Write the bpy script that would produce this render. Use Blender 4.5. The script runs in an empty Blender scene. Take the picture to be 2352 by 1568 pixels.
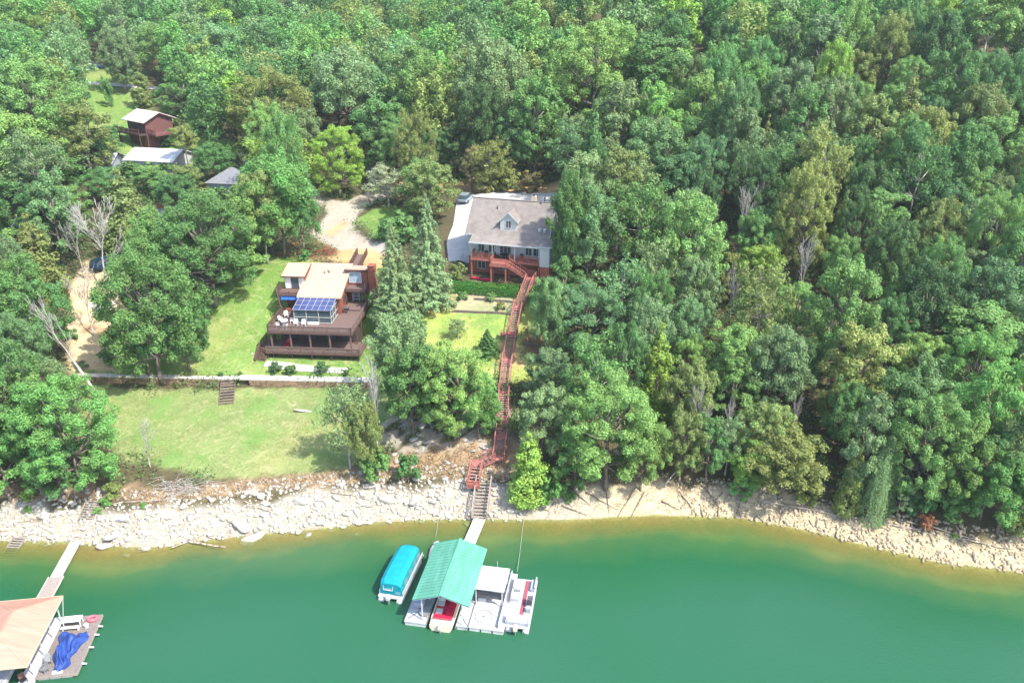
import bpy, bmesh, math, random
import numpy as np
from mathutils import Vector, Matrix
random.seed(7); rng = np.random.default_rng(7)
D = bpy.data; SC = bpy.context.scene; COL = SC.collection
rad = math.radians
# ------------------------------------------------------------------ camera
CH, PITCH, F = 59.0, rad(25.0), 1850.0          # height (m), tilt, focal length in px of a 2352 px wide frame
cp, sp = math.cos(PITCH), math.sin(PITCH)
cam = D.cameras.new('camera'); cam.sensor_width = 36.0; cam.lens = 36.0 * F / 2352.0
cam.clip_start = 1.0; cam.clip_end = 3000
cam_ob = D.objects.new('camera', cam); COL.objects.link(cam_ob)
cam_ob.location = (0, 0, CH); cam_ob.rotation_euler = (math.pi / 2 - PITCH, 0, 0)
SC.camera = cam_ob
def raydir(px, py):
    X = (px - 1176) / F; Y = -(py - 784) / F
    return X, cp + sp * Y, -sp + cp * Y
def at(px, py, h):
    dx, dy, dz = raydir(px, py); t = (h - CH) / dz
    return dx * t, dy * t
def proj(x, y, z):
    zc = y * cp + (CH - z) * sp; v = y * sp - (CH - z) * cp
    return 1176 + F * x / zc, 784 - F * v / zc, zc
# ------------------------------------------------------------------ terrain (world metres)
SH = [(-400, 10), (-150, 48), (-90, 66)] + [at(*p, 0) for p in [(0, 1238), (170, 1243), (340, 1256), (450, 1240), (560, 1228), (700, 1215),
     (860, 1196), (1000, 1190), (1090, 1190), (1290, 1192), (1500, 1180), (1700, 1186), (1850, 1214), (2000, 1252), (2150, 1287), (2352, 1312)]] + [(80, 58), (130, 30), (400, -60)]
SHX = np.array([p[0] for p in SH]); SHY = np.array([p[1] for p in SH])
PROF = {
 -62: [(0, 0), (6, 2.7), (25, 5.0), (27, 6.2), (35, 8), (45, 10.5), (60, 14), (85, 17.5), (115, 22), (130, 24), (170, 27), (230, 38), (330, 68), (700, 150)],
 -30: [(0, 0), (5, 2.7), (9, 3.4), (26, 5.5), (29, 6.6), (34, 7.8), (40, 10.3), (46, 13), (52, 15), (56, 15.5), (70, 16), (90, 17.3), (120, 23), (175, 27), (225, 37), (325, 68), (700, 150)],
 3:   [(0, 0), (4, 2.2), (11, 5), (26, 8), (35, 11.2), (41, 13.8), (45, 14.2), (50, 15.5), (56, 17), (75, 17.9), (84, 18.5), (110, 26), (150, 38), (250, 68), (700, 160)],
 26:  [(0, 0), (5, 2.4), (20, 6.2), (45, 13), (90, 26), (130, 38), (200, 58), (300, 85), (700, 170)]}
PX = sorted(PROF)
def prof(s, pts):
    a = np.array(pts); return (np.interp(s - 1.2, a[:, 0], a[:, 1]) + np.interp(s, a[:, 0], a[:, 1]) + np.interp(s + 1.2, a[:, 0], a[:, 1])) / 3
def sstep(t): t = np.clip(t, 0, 1); return t * t * (3 - 2 * t)
def wob(x, y, f, k=0.0):
    return (np.sin(x * f + 1.3 + k) * np.cos(y * f * 1.13 + .7 * k) + .5 * np.sin(x * f * 2.3 - y * f * 1.7 + k) + .25 * np.sin(x * f * 4.9 + y * f * 4.1 + 2 * k)) / 1.75
WL0, WL1 = at(165, 862, 6.4), at(852, 876, 6.4)      # the retaining wall's top front edge
def ywall(x): return WL0[1] + (x - WL0[0]) * (WL1[1] - WL0[1]) / (WL1[0] - WL0[0])
H1O = (*at(614, 760.6, 11.3), 11.3); H1R = rad(-4)
H2O = (*at(1081, 592, 17.0), 17.0); H2R = rad(-15)
def loc(o, r, x, y):
    dx, dy = x - o[0], y - o[1]; c, s = math.cos(r), math.sin(r)
    return dx * c + dy * s, -dx * s + dy * c
def wld(o, r, u, v):
    c, s = math.cos(r), math.sin(r); return o[0] + u * c - v * s, o[1] + u * s + v * c
def rectmask(u, v, u0, u1, v0, v1, f):
    d = np.maximum(np.maximum(u0 - u, u - u1), np.maximum(v0 - v, v - v1)); return 1 - sstep(d / f)
def H(x, y):
    x = np.asarray(x, float); y = np.asarray(y, float)
    s = y - np.interp(x, SHX, SHY)
    cols = [prof(s, PROF[k]) for k in PX]
    h = cols[0].copy()
    for i in range(len(PX) - 1):
        t = sstep((x - PX[i]) / (PX[i + 1] - PX[i])); h = h * (1 - t) + cols[i + 1] * t if i else cols[0] * (1 - t) + cols[1] * t
    h = h + np.clip((s - 45) / 40, 0, 1) * wob(x, y, .045) * 1.6 + np.clip(s / 6, 0, 1) * wob(x, y, .31) * .13
    bank = np.clip(s / 1.5, 0, 1) * np.clip((9 - s) / 4, 0, 1)
    h = h + bank * wob(x, y, 1.1, 2.) * .22
    yw = ywall(x); wx = sstep((x + 64) / 2.5) * sstep((-19.5 - x) / 2.0)
    terr = np.maximum(h, 6.38 + .02 * (y - yw))
    h = np.where(y > yw + .25, h * (1 - wx) + terr * wx, np.minimum(h, h * (1 - wx) + 5.45 * wx) if True else h)
    bed = np.where(s < 0, -(np.abs(s) * .28 + np.abs(s) ** 1.5 * .03 ) + wob(x, y, .7, 1.) * .1 * np.clip(-s, 0, 1), h)
    h = np.where(s < 0, np.maximum(bed, -14), h)
    u, v = loc(H1O, H1R, x, y); m = rectmask(u, v, -1, 13.2, -1.2, 7.5, 2.0); h = h * (1 - m) + np.minimum(h, 7.05) * m
    u, v = loc(H2O, H2R, x, y); m = rectmask(u, v, -1.5, 13.5, -3.2, 4, 2.0); h = h * (1 - m) + np.minimum(h, 14.0) * m
    return h
def hz(x, y): return float(H(np.array([x]), np.array([y]))[0])
def atg(px, py, up=0.0):
    """ground point seen at that place of the photograph"""
    dx, dy, dz = raydir(px, py)
    t = np.linspace(55, 480, 1700); z = CH + dz * t
    g = H(dx * t, dy * t) + up
    b = np.nonzero(z < g)[0]; i = b[0] if len(b) else len(t) - 1
    if i == 0: i = 1
    a0, a1 = z[i - 1] - g[i - 1], z[i] - g[i]; k = a0 / (a0 - a1) if a0 != a1 else 0
    tt = t[i - 1] + (t[i] - t[i - 1]) * k
    x, y = dx * tt, dy * tt
    return Vector((x, y, hz(x, y) + up))
# ------------------------------------------------------------------ tagging
def tag(o, label=None, cat=None, group=None, kind=None):
    if label: o['label'] = label
    if cat: o['category'] = cat
    if group: o['group'] = group
    if kind: o['kind'] = kind
    return o
def thing(name, label, cat, l=(0, 0, 0), rz=0.0, group=None):
    o = D.objects.new(name, None); COL.objects.link(o); o.empty_display_size = .3
    o.location = l; o.rotation_euler = (0, 0, rz); return tag(o, label, cat, group)
def dup(root, l, rz=None, label=None, group=None, scale=None):
    r = root.copy(); COL.objects.link(r); r.location = l
    if rz is not None: r.rotation_euler = (0, 0, rz)
    if scale is not None: r.scale = scale
    if label: r['label'] = label
    if group: r['group'] = group
    for ch in list(root.children):
        c = ch.copy(); COL.objects.link(c); c.parent = r
        for g in list(ch.children):
            d = g.copy(); COL.objects.link(d); d.parent = c
    return r
# ------------------------------------------------------------------ materials
def mat(name, col, rough=.8, var=.18, scale=3.0, metal=0.0, bump=0.0, stretch=None, trans=0.0, col2=None, spec=.3, alpha=1.0):
    m = D.materials.new(name); m.use_nodes = True; nt = m.node_tree; b = nt.nodes['Principled BSDF']
    b.inputs['Roughness'].default_value = rough; b.inputs['Metallic'].default_value = metal
    b.inputs['Specular IOR Level'].default_value = spec
    tc = nt.nodes.new('ShaderNodeTexCoord'); mp = nt.nodes.new('ShaderNodeMapping')
    nt.links.new(tc.outputs['Object'], mp.inputs['Vector'])
    if stretch: mp.inputs['Scale'].default_value = stretch
    n = nt.nodes.new('ShaderNodeTexNoise'); n.inputs['Scale'].default_value = scale; n.inputs['Detail'].default_value = 5; n.inputs['Roughness'].default_value = .65
    nt.links.new(mp.outputs['Vector'], n.inputs['Vector'])
    r = nt.nodes.new('ShaderNodeValToRGB'); r.color_ramp.elements[0].position = .3; r.color_ramp.elements[1].position = .7
    col = tuple(c * .87 for c in col); col2 = tuple(c * .87 for c in col2) if col2 else None
    c2 = col2 if col2 else [min(1, c * (1 + var)) for c in col]
    c1 = [c * (1 - var) for c in col] if not col2 else col
    r.color_ramp.elements[0].color = (*c1, 1); r.color_ramp.elements[1].color = (*c2, 1)
    nt.links.new(n.outputs['Fac'], r.inputs['Fac']); nt.links.new(r.outputs['Color'], b.inputs['Base Color'])
    if bump:
        bp = nt.nodes.new('ShaderNodeBump'); bp.inputs['Strength'].default_value = bump; bp.inputs['Distance'].default_value = .05
        nt.links.new(n.outputs['Fac'], bp.inputs['Height']); nt.links.new(bp.outputs['Normal'], b.inputs['Normal'])
    if alpha < 1: b.inputs['Alpha'].default_value = alpha
    return m
M = {}
def defm(k, *a, **kw): M[k] = mat(k, *a, **kw)
defm('peach_roof', (.46, .29, .215), .6, .17, .8, stretch=(6, .6, .6))
defm('brown_wood', (.095, .052, .042), .8, .35, 2.5, stretch=(.5, .5, 4))
defm('platform_wood', (.185, .155, .135), .85, .28, 2.2, stretch=(4, 1, 1))
defm('brown_deck', (.14, .092, .078), .8, .22, 2.0, stretch=(.4, 5, 1))
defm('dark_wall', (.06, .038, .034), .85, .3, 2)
defm('red_siding', (.22, .070, .045), .8, .2, 2.5, stretch=(3, 3, .5))
defm('brick', (.27, .085, .055), .85, .3, 8)
defm('glass', (.05, .075, .09), .08, .25, .8, spec=.9)
defm('panel_glass', (.055, .065, .17), .15, .3, .7, spec=.7)
defm('sun_frame', (.40, .41, .37), .5, .08, 2)
defm('white_frame', (.55, .55, .54), .5, .06, 2)
defm('cream_curtain', (.72, .62, .58), .8, .08, 2)
defm('pale_glass', (.30, .40, .46), .2, .2, 1, spec=.7)
defm('blue_cloth', (.02, .09, .42), .7, .2, 2)
defm('shingles', (.195, .168, .148), .9, .22, 1.0, bump=.3)
defm('white_siding', (.44, .44, .43), .7, .05, 2, stretch=(.4, .4, 6))
defm('white_trim', (.43, .43, .425), .6, .05, 3)
defm('red_stain', (.31, .105, .08), .8, .28, 2.2)
defm('red_stair', (.30, .12, .10), .8, .30, 1.6)
defm('red_tread', (.34, .19, .155), .85, .3, 1.6)
defm('concrete', (.40, .385, .365), .9, .12, .7)
defm('pale_slab', (.44, .41, .36), .9, .25, 1.5)
defm('stone_face', (.24, .16, .10), .9, .5, 2.2, bump=.8, stretch=(1, 1, 2))
defm('grey_wood', (.26, .22, .185), .85, .3, 2.5, stretch=(1, 4, 1))
defm('old_step', (.16, .12, .10), .85, .35, 2.5)
defm('aluminium', (.54, .55, .57), .45, .06, 2)
defm('dock_white', (.36, .37, .39), .7, .16, 1.4)
defm('dock_grey', (.30, .32, .36), .7, .15, 2)
defm('float_foam', (.50, .50, .45), .7, .2, 2)
defm('green_metal', (.095, .29, .205), .5, .22, .5, stretch=(4, .5, 1))
defm('salmon_metal', (.42, .22, .155), .55, .17, .5, stretch=(.5, 4, 1))
defm('teal_canvas', (.0, .235, .28), .8, .16, 1.6, bump=.3)
defm('clear_vinyl', (.15, .30, .33), .2, .3, 2, spec=.8)
defm('hull_white', (.42, .42, .42), .4, .12, 2)
defm('hull_cream', (.62, .56, .42), .4, .06, 2)
defm('seat_red', (.42, .015, .045), .5, .15, 3)
defm('carpet_red', (.26, .065, .085), .9, .2, 4)
defm('black', (.02, .02, .022), .5, .3, 3)
defm('dark_grey', (.07, .07, .075), .7, .3, 3)
defm('steel', (.35, .36, .37), .4, .1, 3, metal=.6)
defm('blue_tarp', (.022, .055, .23), .5, .35, 1.8, bump=.5)
defm('pink', (.65, .12, .16), .6, .15, 3)
defm('beige', (.50, .38, .27), .7, .15, 3)
defm('grey_roof', (.17, .175, .185), .85, .12, 1.5)
defm('pink_roof', (.58, .46, .44), .7, .08, 1.5)
defm('white_roof', (.47, .47, .47), .6, .06, 1)
defm('maroon_siding', (.13, .055, .048), .8, .15, 2, stretch=(.4, .4, 5))
defm('grey_siding', (.30, .33, .36), .8, .1, 2)
defm('rope', (.35, .36, .30), .8, .1, 3)
defm('car_silver', (.36, .42, .46), .25, .05, 1, metal=.5)
defm('car_blue', (.03, .07, .14), .25, .05, 1, metal=.4)
defm('car_white', (.65, .65, .65), .3, .04, 1)
defm('tyre', (.02, .02, .02), .9, .2, 3)
defm('asphalt', (.20, .20, .20), .9, .2, 1.5)
defm('red_leaf', (.26, .06, .03), .8, .3, 3)
defm('bark', (.17, .14, .11), .95, .35, 3, bump=.5, stretch=(3, 3, .5))
defm('pale_bark', (.37, .34, .30), .95, .25, 3, stretch=(3, 3, .5))
defm('dead_bark', (.36, .335, .30), .95, .2, 3, stretch=(3, 3, .5))
defm('driftwood', (.36, .29, .22), .9, .3, 3)
defm('rock', (.29, .265, .22), .95, 0, 1.3, bump=.7, col2=(.45, .425, .375), spec=.1)
defm('tan_rock', (.27, .21, .135), .95, 0, 1.4, bump=.7, col2=(.44, .37, .265), spec=.1)
defm('chair_white', (.68, .68, .68), .5, .05, 2)
# foliage: colour of the tree comes from the object's own colour, each leaf cluster differs a little
def foliage(name, jitter=.20, transl=.36):
    m = D.materials.new(name); m.use_nodes = True; nt = m.node_tree; b = nt.nodes['Principled BSDF']; N = nt.nodes.new; L = nt.links.new
    oi = N('ShaderNodeObjectInfo'); ge = N('ShaderNodeNewGeometry'); tc = N('ShaderNodeTexCoord')
    no = N('ShaderNodeTexNoise'); no.inputs['Scale'].default_value = .55; no.inputs['Detail'].default_value = 3; L(tc.outputs['Object'], no.inputs['Vector'])
    hs = N('ShaderNodeHueSaturation')
    a = N('ShaderNodeMapRange'); a.inputs['To Min'].default_value = 1 - jitter; a.inputs['To Max'].default_value = 1 + jitter * 1.5
    L(ge.outputs['Random Per Island'], a.inputs['Value'])
    c = N('ShaderNodeMapRange'); c.inputs['From Min'].default_value = .3; c.inputs['From Max'].default_value = .7; c.inputs['To Min'].default_value = .82; c.inputs['To Max'].default_value = 1.18
    L(no.outputs['Fac'], c.inputs['Value'])
    mu = N('ShaderNodeMath'); mu.operation = 'MULTIPLY'; L(a.outputs[0], mu.inputs[0]); L(c.outputs[0], mu.inputs[1])
    L(oi.outputs['Color'], hs.inputs['Color']); L(mu.outputs[0], hs.inputs['Value'])
    h = N('ShaderNodeMapRange'); h.inputs['From Min'].default_value = .3; h.inputs['From Max'].default_value = .7; h.inputs['To Min'].default_value = .488; h.inputs['To Max'].default_value = .512
    L(no.outputs['Fac'], h.inputs['Value']); L(h.outputs[0], hs.inputs['Hue'])
    L(hs.outputs['Color'], b.inputs['Base Color']); b.inputs['Roughness'].default_value = .6; b.inputs['Specular IOR Level'].default_value = .25
    t = N('ShaderNodeBsdfTranslucent'); L(hs.outputs['Color'], t.inputs['Color'])
    mx = N('ShaderNodeMixShader'); mx.inputs[0].default_value = transl; L(b.outputs[0], mx.inputs[1]); L(t.outputs[0], mx.inputs[2])
    L(mx.outputs[0], nt.nodes['Material Output'].inputs['Surface']); return m
M['foliage'] = foliage('foliage')
# ------------------------------------------------------------------ mesh builder
class MB:
    def __init__(s): s.v = []; s.f = []
    def add(s, vs, fs):
        n = len(s.v); s.v += [tuple(v) for v in vs]; s.f += [tuple(i + n for i in f) for f in fs]; return s
    def box(s, x0, x1, y0, y1, z0, z1):
        vs = [(x, y, z) for z in (z0, z1) for y in (y0, y1) for x in (x0, x1)]
        return s.add(vs, [(0, 2, 3, 1), (4, 5, 7, 6), (0, 1, 5, 4), (2, 6, 7, 3), (0, 4, 6, 2), (1, 3, 7, 5)])
    def cbox(s, c, sx, sy, sz, rz=0.0, taper=1.0):
        ca, sa = math.cos(rz), math.sin(rz); vs = []
        for k, z in enumerate((0, sz)):
            t = taper if k else 1
            for y in (-sy / 2 * t, sy / 2 * t):
                for x in (-sx / 2 * t, sx / 2 * t): vs.append((c[0] + x * ca - y * sa, c[1] + x * sa + y * ca, c[2] + z))
        return s.add(vs, [(0, 2, 3, 1), (4, 5, 7, 6), (0, 1, 5, 4), (2, 6, 7, 3), (0, 4, 6, 2), (1, 3, 7, 5)])
    def beam(s, p, q, w, h=None, up=(0, 0, 1)):
        h = h or w; p = Vector(p); q = Vector(q); d = (q - p)
        if d.length < 1e-6: return s
        d.normalize(); upv = Vector(up)
        if abs(d.dot(upv)) > .98: upv = Vector((0, 1, 0))
        r = d.cross(upv).normalized() * w / 2; t = r.cross(d).normalized() * h / 2
        vs = [e + a * r + b * t for e in (p, q) for b in (-1, 1) for a in (-1, 1)]
        return s.add(vs, [(0, 1, 3, 2), (4, 6, 7, 5), (0, 4, 5, 1), (2, 3, 7, 6), (0, 2, 6, 4), (1, 5, 7, 3)])
    def tube(s, p, q, r0, r1=None, n=8, cap=True):
        r1 = r0 if r1 is None else r1; p = Vector(p); q = Vector(q); d = (q - p)
        if d.length < 1e-6: return s
        d.normalize(); a = d.orthogonal().normalized(); b = d.cross(a); vs = []
        for e, r in ((p, r0), (q, r1)):
            for i in range(n):
                t = 2 * math.pi * i / n; vs.append(e + (a * math.cos(t) + b * math.sin(t)) * r)
        fs = [(i, (i + 1) % n, n + (i + 1) % n, n + i) for i in range(n)]
        if cap: fs += [tuple(reversed(range(n))), tuple(range(n, 2 * n))]
        return s.add(vs, fs)
    def chain(s, pts, rs, n=8):
        for i in range(len(pts) - 1): s.tube(pts[i], pts[i + 1], rs[i], rs[i + 1], n)
        return s
    def prism(s, poly, axis, a0, a1):
        """polygon extruded along axis ('x': poly in (y,z); 'y': (x,z); 'z': (x,y))"""
        n = len(poly)
        def pt(p, a): return {'x': (a, p[0], p[1]), 'y': (p[0], a, p[1]), 'z': (p[0], p[1], a)}[axis]
        vs = [pt(p, a0) for p in poly] + [pt(p, a1) for p in poly]
        return s.add(vs, [tuple(reversed(range(n))), tuple(range(n, 2 * n))] + [(i, (i + 1) % n, n + (i + 1) % n, n + i) for i in range(n)])
    def slab(s, a, b, c, d, th):
        """quad a-b-c-d thickened downwards"""
        lo = [(p[0], p[1], p[2] - th) for p in (a, b, c, d)]
        return s.add([a, b, c, d] + lo, [(0, 1, 2, 3), (7, 6, 5, 4), (0, 4, 5, 1), (1, 5, 6, 2), (2, 6, 7, 3), (3, 7, 4, 0)])
    def loft(s, rings, cap=True):
        n = len(rings[0]); vs = [p for r in rings for p in r]; fs = []
        for k in range(len(rings) - 1):
            for i in range(n):
                j = (i + 1) % n; fs.append((k * n + i, k * n + j, (k + 1) * n + j, (k + 1) * n + i))
        if cap: fs += [tuple(reversed(range(n))), tuple(range((len(rings) - 1) * n, len(rings) * n))]
        return s.add(vs, fs)
    def build(s, name, m, parent=None, smooth=False, bevel=0.0):
        me = D.meshes.new(name); me.from_pydata(s.v, [], s.f); me.validate()
        bm = bmesh.new(); bm.from_mesh(me); bmesh.ops.recalc_face_normals(bm, faces=bm.faces); bm.to_mesh(me); bm.free()
        if m: me.materials.append(M[m] if isinstance(m, str) else m)
        if smooth: me.polygons.foreach_set('use_smooth', [True] * len(me.polygons))
        o = D.objects.new(name, me); COL.objects.link(o)
        if bevel:
            md = o.modifiers.new('bevel', 'BEVEL'); md.width = bevel; md.segments = 2; md.limit_method = 'ANGLE'
        if parent: o.parent = parent
        return o
def npmesh(name, V, Fq, m=None, attrs=None):
    """fast mesh from numpy: V (n,3), Fq (k,c) faces of equal size"""
    me = D.meshes.new(name); k, c = Fq.shape
    me.vertices.add(len(V)); me.vertices.foreach_set('co', V.astype(np.float32).ravel())
    me.loops.add(k * c); me.loops.foreach_set('vertex_index', Fq.astype(np.int32).ravel())
    me.polygons.add(k); me.polygons.foreach_set('loop_start', np.arange(0, k * c, c, dtype=np.int32))
    me.update(calc_edges=True)
    if m: me.materials.append(m)
    return me
def railing(mb, p, q, h=1.0, step=1.6, boards=3, pw=.1, bt=.14, top=.14):
    p = Vector(p); q = Vector(q); L = (q - p).length; n = max(1, round(L / step))
    for i in range(n + 1):
        a = p.lerp(q, i / n); mb.beam(a, a + Vector((0, 0, h)), pw)
    z = Vector((0, 0, h)); mb.beam(p + z, q + z, top, .05)
    for k in range(boards):
        z = Vector((0, 0, h * (k + .6) / (boards + .35))); mb.beam(p + z, q + z, .04, bt)
    return mb
def window(parent, name, c, w, h, n=(0, -1), frame='white_frame', pane='glass', bars=1, dep=.06):
    """c = centre of the opening on the wall's face, n = outward direction in plan"""
    nx, ny = n; tx, ty = -ny, nx; f = MB(); c = Vector(c); t = Vector((tx, ty, 0)); N = Vector((nx, ny, 0)); Z = Vector((0, 0, 1)); b = .07
    for s in (-1, 1):
        f.beam(c + t * s * w / 2 - Z * h / 2 + N * dep / 2, c + t * s * w / 2 + Z * h / 2 + N * dep / 2, b, dep * 1.8, up=(nx, ny, 0))
        f.beam(c - t * w / 2 + Z * s * h / 2 + N * dep / 2, c + t * w / 2 + Z * s * h / 2 + N * dep / 2, dep * 1.8, b)
    for k in range(bars):
        o = t * (-w / 2 + w * (k + 1) / (bars + 1)); f.beam(c + o - Z * h / 2 + N * dep / 2, c + o + Z * h / 2 + N * dep / 2, b * .8, dep * 1.6, up=(nx, ny, 0))
    fo = f.build(name, frame, parent)
    g = MB(); g.beam(c - t * w / 2 + N * .02, c + t * w / 2 + N * .02, .03, h); g.build('pane', pane, fo); return fo
# ------------------------------------------------------------------ ground sheet
def lines(a, segs):
    out = [a]
    for end, st in segs:
        while out[-1] < end - 1e-6: out.append(min(end, out[-1] + st))
    return np.array(out)
gx = lines(-420, [(-240, 12), (-130, 5), (-76, 1.5), (66, .5), (100, 1.5), (240, 5), (420, 12)])
gy = lines(-60, [(40, 10), (56, 1.5), (134, .5), (176, .9), (260, 3), (420, 6), (620, 14)])
GX, GY = np.meshgrid(gx, gy); GZ = H(GX, GY)
P = np.stack([GX, GY, GZ], -1)
def gz(x, y):
    """height of the ground mesh itself (bilinear on its grid)"""
    x = np.asarray(x, float); y = np.asarray(y, float)
    i = np.clip(np.searchsorted(gx, x) - 1, 0, len(gx) - 2); j = np.clip(np.searchsorted(gy, y) - 1, 0, len(gy) - 2)
    tx = (x - gx[i]) / (gx[i + 1] - gx[i]); ty = (y - gy[j]) / (gy[j + 1] - gy[j])
    return (GZ[j, i] * (1 - tx) + GZ[j, i + 1] * tx) * (1 - ty) + (GZ[j + 1, i] * (1 - tx) + GZ[j + 1, i + 1] * tx) * ty
def wpoly(pp, up=0.0): return np.array([tuple(atg(a, b, up))[:2] for a, b in pp])
def sdist(poly, X, Y):
    """signed distance, negative inside"""
    d = np.full(X.shape, 1e9); ins = np.zeros(X.shape, bool); n = len(poly)
    for i in range(n):
        ax, ay = poly[i]; bx, by = poly[(i + 1) % n]; ex, ey = bx - ax, by - ay
        t = np.clip(((X - ax) * ex + (Y - ay) * ey) / (ex * ex + ey * ey + 1e-9), 0, 1)
        d = np.minimum(d, np.hypot(X - ax - t * ex, Y - ay - t * ey))
        c = (ay > Y) != (by > Y); xi = ax + (Y - ay) * ex / (ey if abs(ey) > 1e-9 else 1e-9); ins ^= c & (X < xi)
    return np.where(ins, -d, d)
S = GY - np.interp(GX, SHX, SHY)
nz = wob(GX, GY, .9) * .5 + wob(GX, GY, 2.3, 3.) * .35
col = np.zeros(GX.shape + (3,)); col[:] = (.085, .072, .038)
grass = np.zeros(GX.shape); rockm = np.zeros(GX.shape); zone = np.zeros(GX.shape, int)     # 0 forest floor
ZN = ['forest_floor', 'lawn', 'rocky_bank', 'gravel_drive', 'sandy_gully', 'lake_bed', 'dry_bank']
def paint(mask, c, g=None, r=None, z=None):
    m = np.clip(mask, 0, 1)[..., None]; col[:] = col * (1 - m) + np.array(c) * m; m = m[..., 0]
    if g is not None: grass[:] = grass * (1 - m) + g * m
    if r is not None: rockm[:] = rockm * (1 - m) + r * m
    if z is not None: zone[m > .5] = z
def pz(pp, c, soft=.8, g=0., r=0., z=None, wob_=1.0):
    d = sdist(wpoly(pp), GX, GY) + nz * wob_; paint(.5 - d / soft, c, g, r, z)
LAWN = (.125, .21, .046); LAWN2 = (.172, .215, .075)
left = sstep((2 - GX) / 3)
# grassy valley at the far left
pz([(120, 230), (200, 165), (330, 165), (330, 240), (400, 330), (300, 360), (190, 330)], LAWN, 3, 1, 0, 1)
pz([(280, 330), (420, 300), (560, 330), (560, 360), (300, 365)], (.16, .27, .06), 2, 1, 0, 1)
pz([(170, 868), (250, 800), (340, 700), (470, 690), (590, 592), (680, 585), (760, 612), (880, 610), (905, 700), (905, 876)], LAWN, .8, 1, 0, 1)
pz([(185, 872), (300, 895), (852, 884), (905, 900), (900, 960), (845, 1040), (790, 1080), (700, 1088), (560, 1098), (480, 1100), (380, 1068), (300, 1066), (250, 1030), (190, 950)], LAWN2, .9, 1, 0, 1)
pz([(985, 700), (1060, 650), (1180, 655), (1290, 655), (1270, 870), (1150, 880), (1010, 850), (900, 930), (880, 800)], (.25, .32, .07), 1., 1, 0, 1)
pz([(1045, 668), (1190, 672), (1182, 722), (1040, 716)], (.30, .27, .16), .5, .5, 0, 1)         # planted bed
pz([(1000, 675), (1045, 660), (1040, 712), (990, 722), (975, 700)], (.48, .28, .13), 1.2, 0, .2, 4)
pz([(1140, 790), (1200, 790), (1205, 840), (1140, 850)], (.42, .30, .14), 1.6, .2, 0, 1)
pz([(1205, 750), (1252, 745), (1250, 815), (1200, 810)], (.17, .085, .05), 1.2, 0, 0, 0)
pz([(820, 502), (885, 470), (935, 478), (935, 530), (900, 552), (860, 545)], LAWN, .7, 1, 0, 1)
# straw-coloured ground and gravel behind the brown house
pz([(705, 560), (760, 545), (905, 560), (905, 605), (875, 615), (770, 600), (690, 590)], (.40, .27, .13), 1.2, .2, .1, 4)
pz([(640, 560), (770, 545), (775, 590), (690, 596), (640, 590)], (.17, .085, .045), 1.4, 0, 0, 0)
GR = (.35, .305, .24)
pz([(690, 425), (713, 447), (743, 479), (752, 490), (738, 510), (712, 535), (735, 556), (775, 574), (822, 572), (905, 570), (905, 552), (861, 555), (829, 541), (814, 523), (820, 497), (843, 474), (884, 458), (935, 420), (935, 400), (880, 425), (820, 452), (785, 463), (750, 455), (718, 430)], GR, .6, 0, .35, 3, .5)
pz([(745, 535), (790, 505), (800, 515), (760, 545)], (.45, .28, .14), 1.6, 0, .2, None)
pz([(855, 556), (915, 556), (915, 582), (870, 582)], (.30, .28, .26), 1.2, 0, .2, 3)  # dark patch of shade on the gravel, painted into the ground colour
pz([(840, 360), (880, 380), (950, 400), (1010, 420), (1290, 415), (1290, 440), (1000, 440), (930, 430), (870, 415), (850, 395)], (.40, .27, .13), 1.5, .1, 0, 4)
pz([(843, 385), (866, 380), (880, 420), (850, 430)], (.30, .31, .32), .6, 0, .2, 3)
# sandy gully at the left
pz([(165, 650), (200, 600), (262, 600), (280, 700), (262, 760), (275, 850), (160, 850), (150, 740)], (.48, .37, .22), 1.2, 0, .2, 4)
pz([(215, 690), (262, 690), (262, 715), (215, 715)], (.50, .48, .45), .8, 0, .2, None)
pz([(190, 745), (262, 750), (260, 765), (190, 765)], (.26, .17, .09), 1., 0, .1, None)
# bank: brown dry strip, then rock / sand down to and below the water
nb = nz * .8
lw = sstep((4 - GX) / 2)
dry = np.clip((S - 4.6 - nb) / .8, 0, 1) * np.clip((7.4 + 1.2 * sstep((GX + 20) / 14) * 3 - S - nb * 1.6) / 1.6, 0, 1) * sstep((2.5 - GX) / 2)
dry *= (1 - np.clip(1 - np.abs(sdist(wpoly([(250, 950), (700, 950), (760, 1070), (700, 1085), (560, 1096), (470, 1096), (380, 1060), (300, 1020)]), GX, GY)) / 1e-3, 0, 1))
insl = sdist(wpoly([(250, 950), (800, 950), (760, 1070), (700, 1082), (560, 1092), (470, 1096), (380, 1060), (300, 1020)]), GX, GY) < 0
dry[insl] *= .15
paint(dry, (.36, .25, .155), .15, .1, 6)
slabs = np.clip((S - 8 - nb) / 1, 0, 1) * np.clip((17 - S + nb) / 2, 0, 1) * sstep((GX + 19) / 3) * sstep((1 - GX) / 2)
paint(slabs * .6 * (wob(GX, GY, 1.2) > -.1), (.42, .37, .30), 0, .6, 2)
bw = np.where(GX < 2, 4.2, np.where(GX < 35, 3.9, 3.5)) + 1.1 * wob(GX, GY, .35, 5.)
rk = np.clip((bw - S) / .8, 0, 1)
rc = np.array((.335, .30, .235))[None, None] * (1 - sstep((GX - 4) / 10))[..., None] + np.array((.43, .355, .225))[None, None] * sstep((GX - 4) / 10)[..., None]
m = rk[..., None]; col[:] = col * (1 - m) + rc * m; rockm[:] = np.maximum(rockm * (1 - rk), rk); grass *= (1 - rk); zone[rk > .5] = 2
paint(np.clip(-S / .5, 0, 1), (.25, .19, .085), 0, .6, 5)
pa = np.clip((wob(GX, GY, .16, 4.) - .1) * 2, 0, 1) * grass * .35
col[:] = col * (1 - pa[..., None]) + np.array((.33, .30, .12)) * pa[..., None]
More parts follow.
